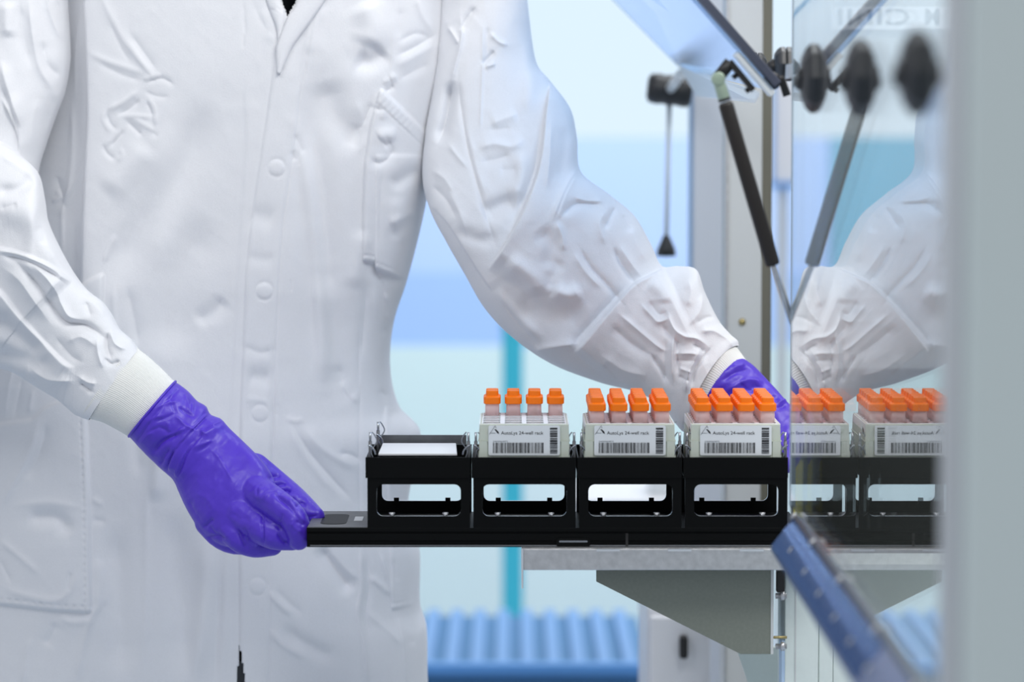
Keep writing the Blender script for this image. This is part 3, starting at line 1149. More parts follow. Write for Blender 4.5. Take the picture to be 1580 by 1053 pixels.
zband0, zband1 = float(Z_(738, D0)), float(Z_(706, D0))
for i in range(4):
    xa = X_(563, D0) + i * MP
    hb = obj('bay_frame', plate_with_hole(NB(), xa + .0018, xa + MP - .0012, ztop, zband1 - .0005, D0 + .0004, D0 + .0034,
                                          (xa + mm(17.5), xa + mm(148), float(Z_(797, D0)), float(Z_(748, D0)), .0058), rim=1), [M_BLACK, M_BRIGHT], ca_)
    obj('bay_back', plate_with_hole(NB(), xa + .0018, xa + MP - .0012, ztop, zband1 - .0005, DB - .0034, DB - .0004,
                                    (xa + mm(17.5), xa + mm(148), float(Z_(797, D0)), float(Z_(748, D0)), .0058), rim=1), [M_BLACK, M_BRIGHT], hb)
    bm = NB()
    box(bm, xa + .0002, xa + MP - .0010, D0 - .0012, D0 + .0003, zband0, zband1)
    box(bm, xa + .0002, xa + MP - .0010, DB - .0003, DB + .001, zband0, zband1 - .0004)
    for xs in (xa + .0002, xa + MP - .0024):
        box(bm, xs, xs + .0014, D0 + .0003, DB - .0003, zband0 + .002, zband1 - .001)
    obj('upper_band', bm, M_BLACK, hb, bevel=.0002, segs=1)
    obj('floor_plate', bx(xa + .003, xa + MP - .004, D0 + .0036, DB - .0036, zband0 + .002, zband0 + .004), M_BLACKTOP, hb)
    for xs in (41, 124):
        bm = NB()
        c = (xa + mm(xs), D0 + .006, float(Z_(797.5, D0)))
        lathe(bm, [(.0016, -.0005), (.0024, .001), (.0027, .002), (.0027, .0028), (.0001, .0031)], c, n=12)
        obj('screw', bm, M_STEEL, hb)
        obj('peg', bx(xa + mm(xs) - .0024, xa + mm(xs) + .0024, DB - .006, DB - .0036, float(Z_(797.5, D0)) - .002, float(Z_(797, D0)) + .0032), M_BLACK, hb)
    for s_, xs in ((1, xa + mm(7)), (-1, xa + MP - mm(4.5))):
        for yy in (D0 + .010,):
            obj('spring_clip', clip_mesh(xs, yy, s_), [M_BLACKTOP, M_WIRE], hb)
    if i == 0:
        obj('rear_bar', bx(xa + .006, xa + MP - .006, DB - .003, DB, float(Z_(706, D0)), float(Z_(706, D0)) + .0085), M_BLACKTOP, hb)
        obj('rear_clip_left', clip_mesh(xa + mm(12), DB - .01, 1), [M_BLACKTOP, M_WIRE], hb).name = 'spring_clip'

# white plate in the empty bay
xa = X_(563, D0)
bm = NB()
z_ = float(Z_(705, D0)) - .0005
prism(bm, [(X_(583, 2.86), 2.862, z_), (X_(705, 2.86), 2.862, z_), (X_(703.5, 2.955), 2.955, z_), (X_(590, 2.955), 2.955, z_)], (0, 0, .0022))
pz = tag(obj('flat_plate', bm, M_WHITE, None, bevel=.0006), 'flat white plate lying in the empty left bay of the carrier', 'plate')

# ------------------------------------------------------------------ racks
RW = mm(145)
RD = .1135
RY = 2.8555
z0 = zband0 + .004
zf = float(Z_(655, RY))
RZ = zf - z0


def rounded_slot_plate(bm, x0, x1, y0, y1, z, t, cols, rows, px, py, ox, oy, hw, hd, mi=0):
    """top plate as a grid of strips leaving rectangular wells"""
    xs = [x0] + sum([[ox + c * px - hw, ox + c * px + hw] for c in range(cols)], []) + [x1]
    ys = [y0] + sum([[oy + r * py - hd, oy + r * py + hd] for r in range(rows)], []) + [y1]
    for i in range(len(xs) - 1):
        for j in range(len(ys) - 1):
            if i % 2 == 1 and j % 2 == 1:
                continue
            box(bm, xs[i], xs[i + 1], ys[j], ys[j + 1], z, z + t, mi)


PX, PY = mm(33.5, 2.87), .0182
OX = -1.5 * PX
OY = RY + .0125
rack_x = [X_(563, D0) + (k + .5) * MP for k in (1, 2, 3)]
rack_lab = ['pale green 24-well rack with only its two back rows filled, leftmost of the three',
            'full pale green 24-well rack, middle of the three on the carrier',
            'full pale green 24-well rack nearest the glass pane, rightmost of the three']


def build_rack(cx):
    r = thing('tube_rack', '', 'rack', (cx, RY, z0))
    hw, ht = RW / 2, RW / 2 - mm(3.6)
    bm = NB()
    # tapered hollow body: four walls
    ob = [(cx - hw, RY), (cx + hw, RY), (cx + hw, RY + RD), (cx - hw, RY + RD)]
    ot = [(cx - ht, RY + .0015), (cx + ht, RY + .0015), (cx + ht, RY + RD - .0015), (cx - ht, RY + RD - .0015)]
    n_ = 4
    tk = .0022
    vb = [bm.verts.new((a_, b_, z0)) for a_, b_ in ob]
    vt = [bm.verts.new((a_, b_, zf)) for a_, b_ in ot]
    ib = [bm.verts.new((a_ + (tk if a_ < cx else -tk), b_ + (tk if b_ < RY + .05 else -tk), z0)) for a_, b_ in ob]
    it = [bm.verts.new((a_ + (tk if a_ < cx else -tk), b_ + (tk if b_ < RY + .05 else -tk), zf)) for a_, b_ in ot]
    for k in range(4):
        j = (k + 1) % 4
        bm.faces.new((vb[k], vb[j], vt[j], vt[k]))
        bm.faces.new((ib[k], it[k], it[j], ib[j]))
        bm.faces.new((vt[k], vt[j], it[j], it[k]))
        bm.faces.new((vb[k], ib[k], ib[j], vb[j]))
    obj('rack_body', bm, M_RACK, r, bevel=.0008)
    zs = float(Z_(681, RY))
    bm = NB()
    box(bm, cx - hw + .0006, cx + hw - .0006, RY - .0005, RY + RD + .0003, zs - .0004, zs)
    for s in (-1, 1):
        box(bm, cx + s * (hw - mm(9)) - mm(6), cx + s * (hw - mm(9)) + mm(6), RY - .0006, RY + .002, z0 + .006, zs)
    obj('body_ledge', bm, M_RACK, r)
    bm = NB()
    for s in (-1, 1):
        prism(bm, [(cx + s * (ht + .0001), RY + .014, zf - .0065), (cx + s * (ht + .0001), RY + .026, zf - .0045), (cx + s * (ht + .0001), RY + .026, zf - .0085), (cx + s * (ht + .0001), RY + .014, zf - .0105)][::1], (s * .0005, 0, 0))
    obj('side_mark', bm, M_INK, r)
    bm = NB()
    rounded_slot_plate(bm, cx - ht + .002, cx + ht - .002, RY + .003, RY + RD - .003, zf - .0002, .0006, 4, 6, PX, PY, cx + OX, OY, .0078, .0065)
    rounded_slot_plate(bm, cx - ht + .002, cx + ht - .002, RY + .003, RY + RD - .003, zf - .012, .001, 4, 6, PX, PY, cx + OX, OY, .0078, .0065)
    for c_ in range(5):
        xx_ = cx + OX + (c_ - .5) * PX
        box(bm, xx_ - .0012, xx_ + .0012, RY + .004, RY + RD - .004, zf - .011, zf - .0002)
    obj('well_grid', bm, M_RACKTOP, r)
    # label
    lx0, lx1 = cx - mm(55.5), cx + mm(55.5)
    zl0, zl1 = float(Z_(703, RY)), float(Z_(657, RY))
    bm = NB()
    prism(bm, [(a_, RY + .0004, b_) for a_, b_ in rrect(lx0, lx1, zl0, zl1, .0015, 3)], (0, -.0011, 0))
    la = obj('printed_label', bm, M_LABEL, r)
    yl = RY - .0008
    zz = lambda Y: float(Z_(Y, RY))
    xo = lambda X: cx + mm(X - 1137.4)
    tx = place_text('lettering', 'AutoLys 24-well rack', xo(1101.5), xo(1167), zz(670.8), .0044, yl, M_INK, la)
    place_text('lettering', '2400064872', xo(1089), xo(1112), zz(682.3), .0016, yl, M_INKG, la)
    bm = NB()
    tri = [(1083, 671), (1093, 657.5), (1098, 669)]
    for (a_, b_) in zip(tri, [tri[1], (1095, 663), tri[0]][:0] or [tri[1], (1094.5, 662), (1083, 671)]):
        pass
    def seg(bm, p, q, t):
        p, q = Vector((xo(p[0]), 0, zz(p[1]))), Vector((xo(q[0]), 0, zz(q[1])))
        u_ = (q - p).normalized()
        nn = Vector((-u_.z, 0, u_.x)) * t
        prism(bm, [p + nn + Vector((0, yl, 0)), q + nn + Vector((0, yl, 0)), q - nn + Vector((0, yl, 0)), p - nn + Vector((0, yl, 0))], (0, -.0002, 0))
    seg(bm, (1083, 671), (1092.5, 657), .00011)
    seg(bm, (1084, 668.5), (1093, 668.5), .00009)
    seg(bm, (1092.5, 657), (1094, 661), .00009)
    prism(bm, [(xo(x_), yl, zz(y_)) for x_, y_ in ((1091, 662.5), (1094, 663), (1097.5, 666.5), (1098.5, 669.8), (1095.3, 668.3), (1093.5, 665.3))], (0, -.0002, 0))
    obj('logo', bm, M_INK, la)
    rb = random.Random(5)
    bm = NB()
    x_ = xo(1089)
    while x_ < xo(1167):
        w_ = rb.choice([.00028, .0004, .0006, .0009])
        w_ = min(w_, xo(1167.4) - x_)
        box(bm, x_, x_ + w_, yl - .0002, yl, zz(699.3), zz(683.3))
        x_ += w_ + rb.choice([.00028, .0004, .0006, .00085])
    obj('barcode', bm, M_INK, la)
    bm = NB()
    z_ = zz(700)
    while z_ < zz(661):
        w_ = min(rb.choice([.0003, .0005, .0009, .0013]), zz(660.3) - z_)
        box(bm, xo(1177.5), xo(1189), yl - .0002, yl, z_, z_ + w_)
        z_ += w_ + rb.choice([.0003, .0004, .0006, .0009])
    obj('barcode', bm, M_INK, la)
    return r


def copy_tree(o, parent=None):
    c = o.copy()
    COL.objects.link(c)
    if parent is not None:
        c.parent = parent
    for ch in list(o.children):
        copy_tree(ch, c)
    return c


r0 = build_rack(rack_x[0])
racks = [r0]
for k in (1, 2):
    c = copy_tree(r0)
    c.location.x = rack_x[k]
    racks.append(c)
for r, l in zip(racks, rack_lab):
    r['label'] = l
    r['group'] = 'labelled racks on the carrier'

# tubes
ZC = float(Z_(634, OY))              # bottom edge of the cap ring, front row


def build_tube():
    t = thing('sample_tube', '', 'tube', (0, 0, 0))
    bm = NB()
    lathe(bm, [(.0066, -.0105), (.0064, .0005)], (0, 0, 0), n=20, sq=3.2)
    lathe(bm, [(.0044, -.050), (.0056, -.045), (.0060, -.010)], (0, 0, 0), n=16)
    obj('tube_body', bm, M_TUBE, t)
    bm = NB()
    lathe(bm, [(.0072, 0), (.0079, .0005), (.0080, .0058), (.0077, .0066), (.0059, .0076), (.0057, .0119), (.0053, .0125), (.0001, .0125)], (0, 0, 0), n=28, sq=3.6)
    for f in bm.faces:
        f.smooth = False
    obj('cap', bm, M_ORANGE, t)
    return t


t0 = build_tube()
rown = ['front row', 'second row', 'third row', 'fourth row', 'fifth row', 'back row']
coln = ['leftmost column', 'second column', 'third column', 'rightmost column']
rackn = ['the leftmost rack', 'the middle rack', 'the rightmost rack']
used = False
for k in range(3):
    for c_ in range(4):
        for r_ in range(6):
            if k == 0 and r_ < 4:
                continue
            t = t0 if not used else copy_tree(t0)
            used = True
            t.location = (rack_x[k] + OX + c_ * PX, OY + r_ * PY, ZC)
            t['label'] = 'orange-capped clear tube, %s, %s of %s' % (rown[r_], coln[c_], rackn[k])
            t['group'] = 'orange-capped tubes in ' + rackn[k]
            if (k, c_, r_) in ((0, 1, 4), (0, 2, 4), (0, 3, 4), (1, 1, 0), (1, 2, 0), (1, 3, 0)):
                bm = NB()
                q = (t.location.x + (.001 if c_ != 3 else .003), t.location.y - .002, ZC - .0098)
                hgt = .009 if (k, c_) == (0, 2) else .0035
                lathe(bm, [(.0007, 0), (.0013, .0008), (.0012, hgt * .7), (.0004, hgt)], q, n=10)
                obj('brown_sample', bm, M_SAMPLE, t, smooth=True)


# ------------------------------------------------------------------ the person
pe = thing('person', 'person in a white lab coat and purple gloves holding the black carrier', 'person', (X_(360, 3.25), 3.25, 0))
pcx = X_(365, 3.27)


def R(x, y, z, r):
    return (pcx + x, y, z, r)


# body: one continuous skin (mostly inside the coat)
bm = NB()
limb(bm, [R(0, 3.27, .95, .105), R(0, 3.28, 1.12, .095), R(0, 3.27, 1.32, .10), R(.0, 3.28, 1.42, .06), R(0, 3.275, 1.50, .045), R(0, 3.27, 1.56, .048)], 20)
limb(bm, [R(0, 3.265, 1.60, .070), R(0, 3.255, 1.66, .078), R(0, 3.265, 1.71, .072)], 20)
limb(bm, [R(0, 3.225, 1.585, .042), R(0, 3.215, 1.60, .045)], 14)
limb(bm, [R(0, 3.180, 1.655, .008), R(0, 3.168, 1.630, .012)], 10)
for s in (-1, 1):
    limb(bm, [R(s * .076, 3.27, 1.645, .010), R(s * .079, 3.272, 1.625, .007)], 8)
    limb(bm, [R(s * .09, 3.28, .95, .085), R(s * .10, 3.27, .70, .068), R(s * .105, 3.26, .50, .052), R(s * .105, 3.28, .30, .048), R(s * .105, 3.29, .10, .034)], 16)
    limb(bm, [R(s * .105, 3.29, .05, .034), R(s * .115, 3.19, .03, .028)], 12)
    limb(bm, [R(0, 3.28, 1.39, .06), R(s * .13, 3.28, 1.385, .05)], 14)
obj_arm_l = [pl(90, -30, 3.24, .035), pl(10, 120, 3.19, .038), pl(-50, 330, 3.14, .034), pl(20, 430, 3.11, .030), pl(110, 560, 3.035, .022), pl(175, 600, 3.0, .018), pl(240, 634, 2.99, .020)]
limb(bm, obj_arm_l, 14)
limb(bm, [pl(660, -30, 3.28, .035), pl(752, 150, 3.22, .034), pl(820, 370, 3.16, .030), pl(960, 505, 3.12, .025), pl(1070, 575, 3.075, .020), pl(1130, 612, 3.06, .019)], 14)
remeshed('body', bm, .008, 3, M_SKIN, pe)
bm = NB()
limb(bm, [R(0, 3.285, 1.62, .085), R(0, 3.275, 1.68, .088), R(0, 3.275, 1.71, .082)], 20)
limb(bm, [R(0, 3.32, 1.66, .06), R(0, 3.33, 1.58, .05), R(0, 3.335, 1.50, .04)], 14)
hair = remeshed('hair', bm, .008, 2, M_HAIR, pe)
bm = NB()
keys = [(365 - 205, -60, 365 + 205, -60, 3.27, .085), (365 - 225, 100, 365 + 225, 100, 3.26, .088), (365 - 210, 400, 365 + 210, 400, 3.27, .085), (365 - 215, 640, 365 + 215, 640, 3.27, .085)]
pair_solid(bm, keys, 16, 32)
limb(bm, [R(0, 3.27, 1.42, .088), R(.0, 3.27, 1.485, .060)], 20)
obj('shirt', bm, M_SHIRT, pe, smooth=True)
bm = NB()
keys = [(150, 640, 590, 640, 3.27, .09), (140, 900, 600, 900, 3.27, .095), (170, 1000, 570, 1000, 3.27, .085)]
pair_solid(bm, keys, 12, 32)
for s in (-1, 1):
    limb(bm, [R(s * .085, 3.26, .82, .080), R(s * .10, 3.27, .60, .074), R(s * .105, 3.27, .35, .064), R(s * .105, 3.29, .12, .062)], 18)
obj('trousers', bm, M_TROUSER, pe, smooth=True)
for s in (-1, 1):
    bm = NB()
    limb(bm, [R(s * .105, 3.32, .046, .044), R(s * .112, 3.22, .042, .042), R(s * .118, 3.13, .036, .035)], 16)
    for v in bm.verts:
        v.co.z = max(v.co.z, .0)
    obj('shoe', bm, M_WHITE, pe, smooth=True)

# ---- coat body
EDGE = np.array([(128, -60), (128, 0), (132, 80), (134, 180), (130, 260), (126, 350), (124, 438), (150, 600)], float)


def coat_base(X, Y):
    """side panel of the coat lies behind the front panel left of the long vertical fold; placket overlap"""
    ex = np.interp(Y, EDGE[:, 1], EDGE[:, 0])
    fade = np.clip((600 - Y) / 150, 0, 1)
    d = -26 / (1 + np.exp(-np.clip((ex - X) / 0.8, -30, 30))) * fade
    # rounding of the front panel into its fold
    d = d - 2.5 * np.exp(-np.clip(X - ex, 0, 200) / 7) * (X > ex) * fade
    # placket overlap
    px_ = np.interp(Y, [-60, 75, 210, 330, 430, 540, 640, 780, 1000, 1400], [440, 428, 408, 390, 380, 376, 372, 370, 371, 380])
    s = 1 / (1 + np.exp(-np.clip((X - px_) / 0.9, -30, 30)))
    d = d + 3.2 * s * np.exp(-np.clip(X - px_, 0, 400) / 70)
    d = d - 1.0 * np.exp(-((X - px_) / 2.2) ** 2)
    # stitched edge of the placket
    q = np.interp(Y, [-60, 60, 150, 215, 340, 440, 560, 700, 1400], [500, 478, 462, 455, 437, 430, 425, 420, 408])
    d = d - 0.9 * np.exp(-((X - q) / 1.8) ** 2) + 0.5 * np.exp(-((X - q + 6) / 5) ** 2)
    # pressed fold left of the placket
    q = np.interp(Y, [100, 140, 210, 330, 480, 600, 740, 900, 1400], [384, 378, 381, 374, 366, 360, 352, 346, 330])
    on = np.clip((Y - 110) / 60, 0, 1)
    t = X - q
    d = d + on * (1.5 / (1 + np.exp(-np.clip(t / 1.2, -30, 30)))) * np.exp(-np.clip(t, 0, 200) / 25)
    # lower pocket of the left front, raised patch
    e = 0.9
    def side(v):
        return 1 / (1 + np.exp(-np.clip(v / e, -30, 30)))
    pr = np.interp(Y, [600, 638, 760, 942], [131, 132, 137, 140])
    pb = np.interp(X, [-200, 0, 80, 140], [920, 931, 940, 944])
    pt_ = np.interp(X, [-200, 0, 50, 70, 132], [665, 655, 648, 630, 600])
    ins = side(pr - X) * side(pb - Y) * side(Y - pt_)
    d = d + 5.0 * ins
    d = d - 0.9 * ins * (np.exp(-((pr - X - 7) / 1.6) ** 2) * (1 + .8 * np.sin(Y * .55)) + np.exp(-((pb - Y - 8) / 1.6) ** 2) * (1 + .8 * np.sin(X * .5)))
    # chest tool pocket, raised patch with a hem strip
    tl = np.interp(X, [560, 588, 672, 700], [110, 139, 220, 245])
    lf = np.interp(Y, [100, 139, 190, 250, 330, 402, 430], [592, 588, 574, 565, 562, 562, 562])
    bt = np.interp(X, [560, 579, 580.5, 626, 700], [401, 405, 414, 432, 450])
    ins = side(Y - tl) * side(X - lf) * side(bt - Y)
    d = d + 6.5 * ins
    hem = Y - tl - 25
    d = d + ins * (0.9 * side(-hem) - 1.0 * np.exp(-(hem / 1.8) ** 2)) + ins * 0.22 * np.sin((X + Y) * .5) * side(-hem)
    d = d - ins * 1.0 * np.exp(-((bt - Y - 9) / 1.5) ** 2)
    sl = np.interp(Y, [235, 300, 400], [581, 581, 580])
    d = d + ins * 1.8 * side(X - sl) * side(Y - 240)
    # hip pocket edge on the right front
    hp = np.interp(Y, [640, 700, 800, 880, 938, 960], [594, 597, 600, 603, 605, 606])
    hb_ = np.interp(X, [600, 605, 648], [940, 940, 931])
    ins = side(X - hp) * side(hb_ - Y) * side(Y - 630)
    d = d + 3.0 * ins - ins * 0.8 * np.exp(-((hb_ - Y - 8) / 1.6) ** 2)
    # small stitched pocket flap corner by the left fold
    ins = side(158 - X) * side(X - 124) * side(Y - np.interp(X, [124, 150, 158], [441, 427, 424])) * side(500 - Y)
    d = d + 5.0 * ins
    # snap buttons under the placket
    for bx_, by_ in ((427, 259), (408, 449), (401, 638), (397, 905)):
        r2 = np.hypot(X - bx_, Y - by_)
        d = d + 1.1 * np.clip(1 - (r2 / 12) ** 4, 0, 1) - 0.5 * np.exp(-((r2 - 14) / 2.5) ** 2)
    # button holes
    for bx_, by_ in ((376, 64), (461, 245), (449, 440), (428, 634)):
        d = d - 0.9 * np.exp(-((X - bx_) / 1.6) ** 2) * (np.abs(Y - by_) < 9)
    return d


TS = [
    # left chest: puckers over the pen pocket
    ('r', [(150, -20), (185, 50), (215, 92), (244, 119)], 7, 3.0), ('r', [(168, 30), (190, 78), (205, 100)], 7, -2.6),
    ('r', [(198, 48), (224, 84), (244, 112)], 6, -3.2), ('r', [(135, 80), (170, 96), (226, 114)], 5, 2.8), ('r', [(150, 96), (190, 116), (224, 126)], 6, -2.2),
    ('r', [(195, 60), (222, 100), (240, 122)], 3.5, 2.2), ('r', [(226, 128), (250, 121), (270, 133)], 4, -3.4), ('r', [(220, 122), (236, 119), (250, 114)], 4, 2.6),
    ('r', [(222, 140), (240, 148), (262, 150)], 3.5, -2.0), ('r', [(216, 138), (190, 158), (163, 171)], 4.5, 3.6), ('r', [(218, 152), (200, 168), (180, 179)], 5.5, -4.2),
    ('r', [(228, 150), (238, 168), (241, 196)], 3.5, 3.2), ('r', [(226, 156), (234, 170), (236, 182)], 4.0, -3.2), ('r', [(182, 180), (210, 179), (236, 182)], 3.2, 2.8),
    ('r', [(194, 186), (208, 198), (222, 212)], 4.5, -3.8), ('r', [(204, 182), (222, 192), (240, 203)], 4, 2.8), ('r', [(193, 200), (182, 213), (170, 228)], 3.6, -3.0),
    ('r', [(188, 200), (177, 212), (165, 224)], 3.5, 1.8), ('r', [(159, 222), (165, 236), (180, 248)], 3.6, -3.2), ('r', [(165, 174), (170, 190), (182, 202)], 4, -2.8),
    ('r', [(162, 168), (160, 185), (172, 205)], 3.5, 2.0), ('r', [(186, 228), (190, 240), (182, 250)], 3, 1.8), ('r', [(235, 204), (245, 212)], 4, -1.6),
    ('r', [(330, 150), (280, 260), (210, 370), (150, 450)], 30, -4.5), ('r', [(330, 330), (280, 420), (260, 560)], 34, -3.5), ('r', [(160, 300), (200, 260), (230, 220)], 22, 2.5),
    ('r', [(158, 408), (168, 385), (180, 360)], 4, 2.4), ('r', [(195, 440), (203, 475), (215, 540)], 9, -3.0), ('r', [(176, 440), (176, 480), (180, 520)], 4, 2.6),
    ('r', [(300, 500), (330, 480), (350, 460)], 14, -1.8), ('r', [(255, 180), (250, 320), (230, 430)], 24, 2),
    # side panel behind the fold
    ('r', [(106, 150), (108, 230), (100, 300), (92, 330)], 5, 4), ('r', [(120, 10), (112, 90), (113, 170)], 5, 3), ('r', [(122, 255), (105, 290), (92, 320), (92, 400)], 3.5, 3.5),
    ('r', [(82, 270), (90, 300), (95, 330)], 6, -4), ('r', [(75, 312), (88, 306)], 3, 3.2), ('r', [(82, 294), (92, 310)], 3, 3.2), ('r', [(117, 340), (112, 420)], 5, -3),
    # front opening and lapels
    ('r', [(418, -20), (432, 35), (430, 60)], 6, -2.5), ('r', [(405, 10), (415, 50), (424, 70)], 8, 2.2), ('r', [(375, 0), (378, 45), (377, 62)], 3, -1.8), ('r', [(388, 0), (405, 35), (425, 60)], 6, -1.6),
    ('r', [(478, 30), (466, 85), (456, 150)], 5, -2.0), ('r', [(500, 0), (485, 40), (475, 90)], 10, 2.2),
    ('r', [(453, 205), (462, 225), (470, 240)], 6, -2.6), ('r', [(450, 232), (455, 250)], 5, -2.2),
    ('r', [(500, 60), (482, 200), (488, 330), (500, 500), (520, 640)], 26, -5), ('r', [(455, 190), (470, 240), (482, 330), (492, 450), (500, 600)], 12, 4.0),
    ('r', [(560, 0), (575, 40), (566, 75)], 22, 4.0), ('r', [(545, 90), (570, 95), (595, 75)], 16, -4.5), ('r', [(500, 120), (520, 180), (560, 230)], 24, -3.5),
    # right armpit
    ('r', [(640, -10), (652, 25), (670, 52)], 7, 4.5), ('r', [(612, 66), (640, 52), (664, 58)], 5, -3.0), ('r', [(608, 88), (640, 72), (676, 50)], 5.5, -4.0),
    ('r', [(608, 103), (645, 84), (680, 66)], 8, 3.4), ('r', [(612, 125), (640, 108), (665, 98)], 8, -2.6), ('r', [(607, 10), (605, 90), (600, 118)], 3, 1.6), ('r', [(616, 10), (615, 60)], 8, -2),
    ('r', [(601, 122), (611, 117)], 6, 3.8), ('r', [(607, 130), (599, 138), (592, 140)], 4, -4.5), ('r', [(590, 128), (602, 122)], 4, 2.5),
    ('r', [(575, 158), (566, 175), (560, 192)], 6, -3.0), ('r', [(547, 150), (560, 190), (555, 240)], 8, 2.2), ('r', [(556, 200), (562, 185)], 4, -2), ('r', [(552, 190), (540, 230)], 10, -1.5),
    # inside the tool pocket
    ('r', [(570, 244), (585, 252), (602, 240), (606, 222)], 6, -5), ('r', [(585, 215), (596, 208), (612, 210)], 10, 4.5), ('r', [(592, 226), (604, 218)], 5, -3.0),
    ('r', [(585, 165), (582, 172)], 5, -3.5), ('r', [(592, 170), (590, 185)], 5, 2), ('r', [(600, 290), (630, 270), (655, 262)], 12, -2.6), ('r', [(598, 345), (622, 335), (640, 325)], 9, 3.2),
    ('r', [(600, 370), (625, 350), (646, 335)], 10, -2.8), ('r', [(590, 250), (586, 320), (585, 390)], 8, -2.8), ('r', [(640, 220), (655, 250), (650, 290)], 8, 2), ('r', [(612, 300), (622, 380)], 14, 2),
    # flank under the pocket
    ('r', [(575, 405), (588, 440), (593, 480)], 6, -4), ('r', [(565, 430), (560, 500), (556, 560)], 7, -3.2), ('r', [(575, 440), (585, 500), (588, 560)], 6, 3.4), ('r', [(590, 450), (600, 470), (605, 500)], 5, 4.5),
    ('r', [(592, 485), (602, 492), (606, 505)], 4, 5), ('r', [(592, 505), (590, 520)], 5, -6), ('r', [(597, 500), (594, 517)], 4, -4), ('r', [(588, 540), (594, 580), (592, 610)], 4.5, 3.6),
    ('r', [(586, 600), (592, 611), (600, 606)], 5, -4.5), ('r', [(560, 350), (545, 450)], 14, 2.2), ('r', [(555, 600), (553, 700), (555, 810)], 2.5, -1.6, 0, .1), ('r', [(553, 500), (552, 600)], 3, -1.2),
    ('r', [(598, 618), (596, 660), (600, 720), (604, 800)], 3, 2.2, 0, .1), ('r', [(604, 630), (606, 650)], 4, -3), ('r', [(630, 650), (620, 690), (615, 760)], 9, -2.6), ('r', [(640, 670), (634, 730)], 6, 2.4),
    # middle right front
    ('r', [(524, 588), (540, 612), (556, 618)], 7, 3.6), ('r', [(520, 560), (530, 600), (545, 622)], 9, -2.6), ('r', [(453, 658), (475, 696), (505, 732), (545, 775)], 6.5, -5.5),
    ('r', [(442, 650), (462, 688), (492, 730), (525, 770)], 7, 3.6), ('r', [(466, 655), (495, 690), (530, 712), (558, 722)], 9, 2.8), ('r', [(520, 700), (540, 702), (556, 712)], 4.5, -3.2),
    ('r', [(440, 645), (455, 650), (470, 646)], 5, 2.4), ('r', [(420, 520), (421, 640), (419, 760)], 3.5, -2.0, 0, .1), ('r', [(428, 560), (428, 700)], 4, 1.4), ('r', [(500, 420), (505, 520), (500, 600)], 18, 2.6),
    ('r', [(376, 532), (400, 544), (422, 540)], 7, -2.2), ('r', [(376, 620), (390, 616), (415, 620)], 6, 1.6), ('r', [(380, 580), (420, 585)], 14, -1.6), ('r', [(385, 330), (425, 340)], 16, -1.2), ('r', [(380, 398), (425, 402)], 10, -1.2),
    # lower right front
    ('r', [(414, 912), (430, 930), (452, 950)], 4.5, 4.2), ('r', [(424, 908), (445, 930), (470, 950)], 7, -2.6), ('r', [(414, 968), (438, 995), (478, 1018)], 6, 4.0), ('r', [(430, 965), (470, 995), (520, 1020)], 12, -2.4),
    ('r', [(488, 840), (520, 885), (545, 920)], 12, -4.5), ('r', [(505, 845), (535, 880), (556, 895)], 6, 3.0), ('r', [(556, 845), (558, 905), (552, 950), (563, 1000), (568, 1060)], 3.2, 3.4, 0, .1),
    ('r', [(564, 850), (568, 905), (564, 950), (572, 1000)], 5, -3.0), ('r', [(568, 890), (585, 902), (602, 918)], 5, 3.4), ('r', [(585, 850), (598, 890), (606, 925)], 3.5, 3.2), ('r', [(560, 940), (600, 975), (625, 1000)], 7, 2.2),
    ('r', [(612, 940), (622, 990), (626, 1060)], 5, 3.4), ('r', [(606, 860), (612, 900)], 6, -2.4), ('r', [(630, 880), (640, 910), (625, 922)], 6, -2.2), ('r', [(640, 960), (636, 1000)], 7, -3),
    # left lower front
    ('r', [(62, 640), (50, 690), (22, 745), (0, 790)], 8, 5.0), ('r', [(75, 650), (62, 700), (40, 745)], 9, -3.5), ('r', [(0, 832), (35, 860), (66, 888)], 5, 2.8), ('r', [(0, 900), (30, 915), (90, 925), (115, 900), (125, 870)], 6, 2.8),
    ('r', [(40, 800), (90, 800), (110, 830)], 12, -3.0), ('r', [(20, 780), (80, 775), (130, 785)], 6, 2.0), ('r', [(110, 880), (108, 915)], 4, -2.4), ('r', [(0, 860), (20, 900)], 5, -2.2),
    ('r', [(165, 918), (142, 952), (128, 1000), (118, 1060)], 6, 3.8), ('r', [(92, 948), (110, 960), (145, 958)], 6, 3.2), ('r', [(50, 980), (42, 1010), (36, 1060)], 6, 3.2), ('r', [(90, 960), (70, 1000)], 9, -2.6),
    ('r', [(150, 860), (154, 900), (150, 940)], 9, 3.0), ('r', [(226, 740), (226, 900), (220, 1060)], 6, 2.8), ('r', [(175, 800), (180, 900), (185, 1060)], 22, -3.6), ('r', [(268, 780), (275, 900), (285, 1060)], 24, -3.4),
    ('r', [(320, 820), (318, 920), (300, 1060)], 14, 3.2), ('r', [(332, 860), (336, 960), (330, 1060)], 5, -2.8), ('r', [(345, 840), (348, 940), (342, 1060)], 5, 2.2), ('r', [(140, 802), (165, 806)], 6, -2.4), ('r', [(142, 770), (160, 780)], 5, 2),
    ('r', [(240, 660), (245, 720), (240, 780)], 12, 3), ('r', [(205, 640), (215, 740)], 10, -2.5), ('r', [(22, 560), (14, 600), (8, 650)], 5, 3.5), ('r', [(36, 580), (28, 620), (22, 650)], 5, -3.5), ('r', [(52, 600), (46, 640)], 5, 3),
]


def tune(strokes, kw, kh, kb):
    """narrow creases a little finer and flatter, broad folds a little deeper"""
    out = []
    for st in strokes:
        st = list(st)
        if st[0] == 'r':
            if st[2] < 9:
                st[2] *= kw
                st[3] *= kh
            elif st[2] > 11:
                st[3] *= kb
        out.append(tuple(st))
    return out


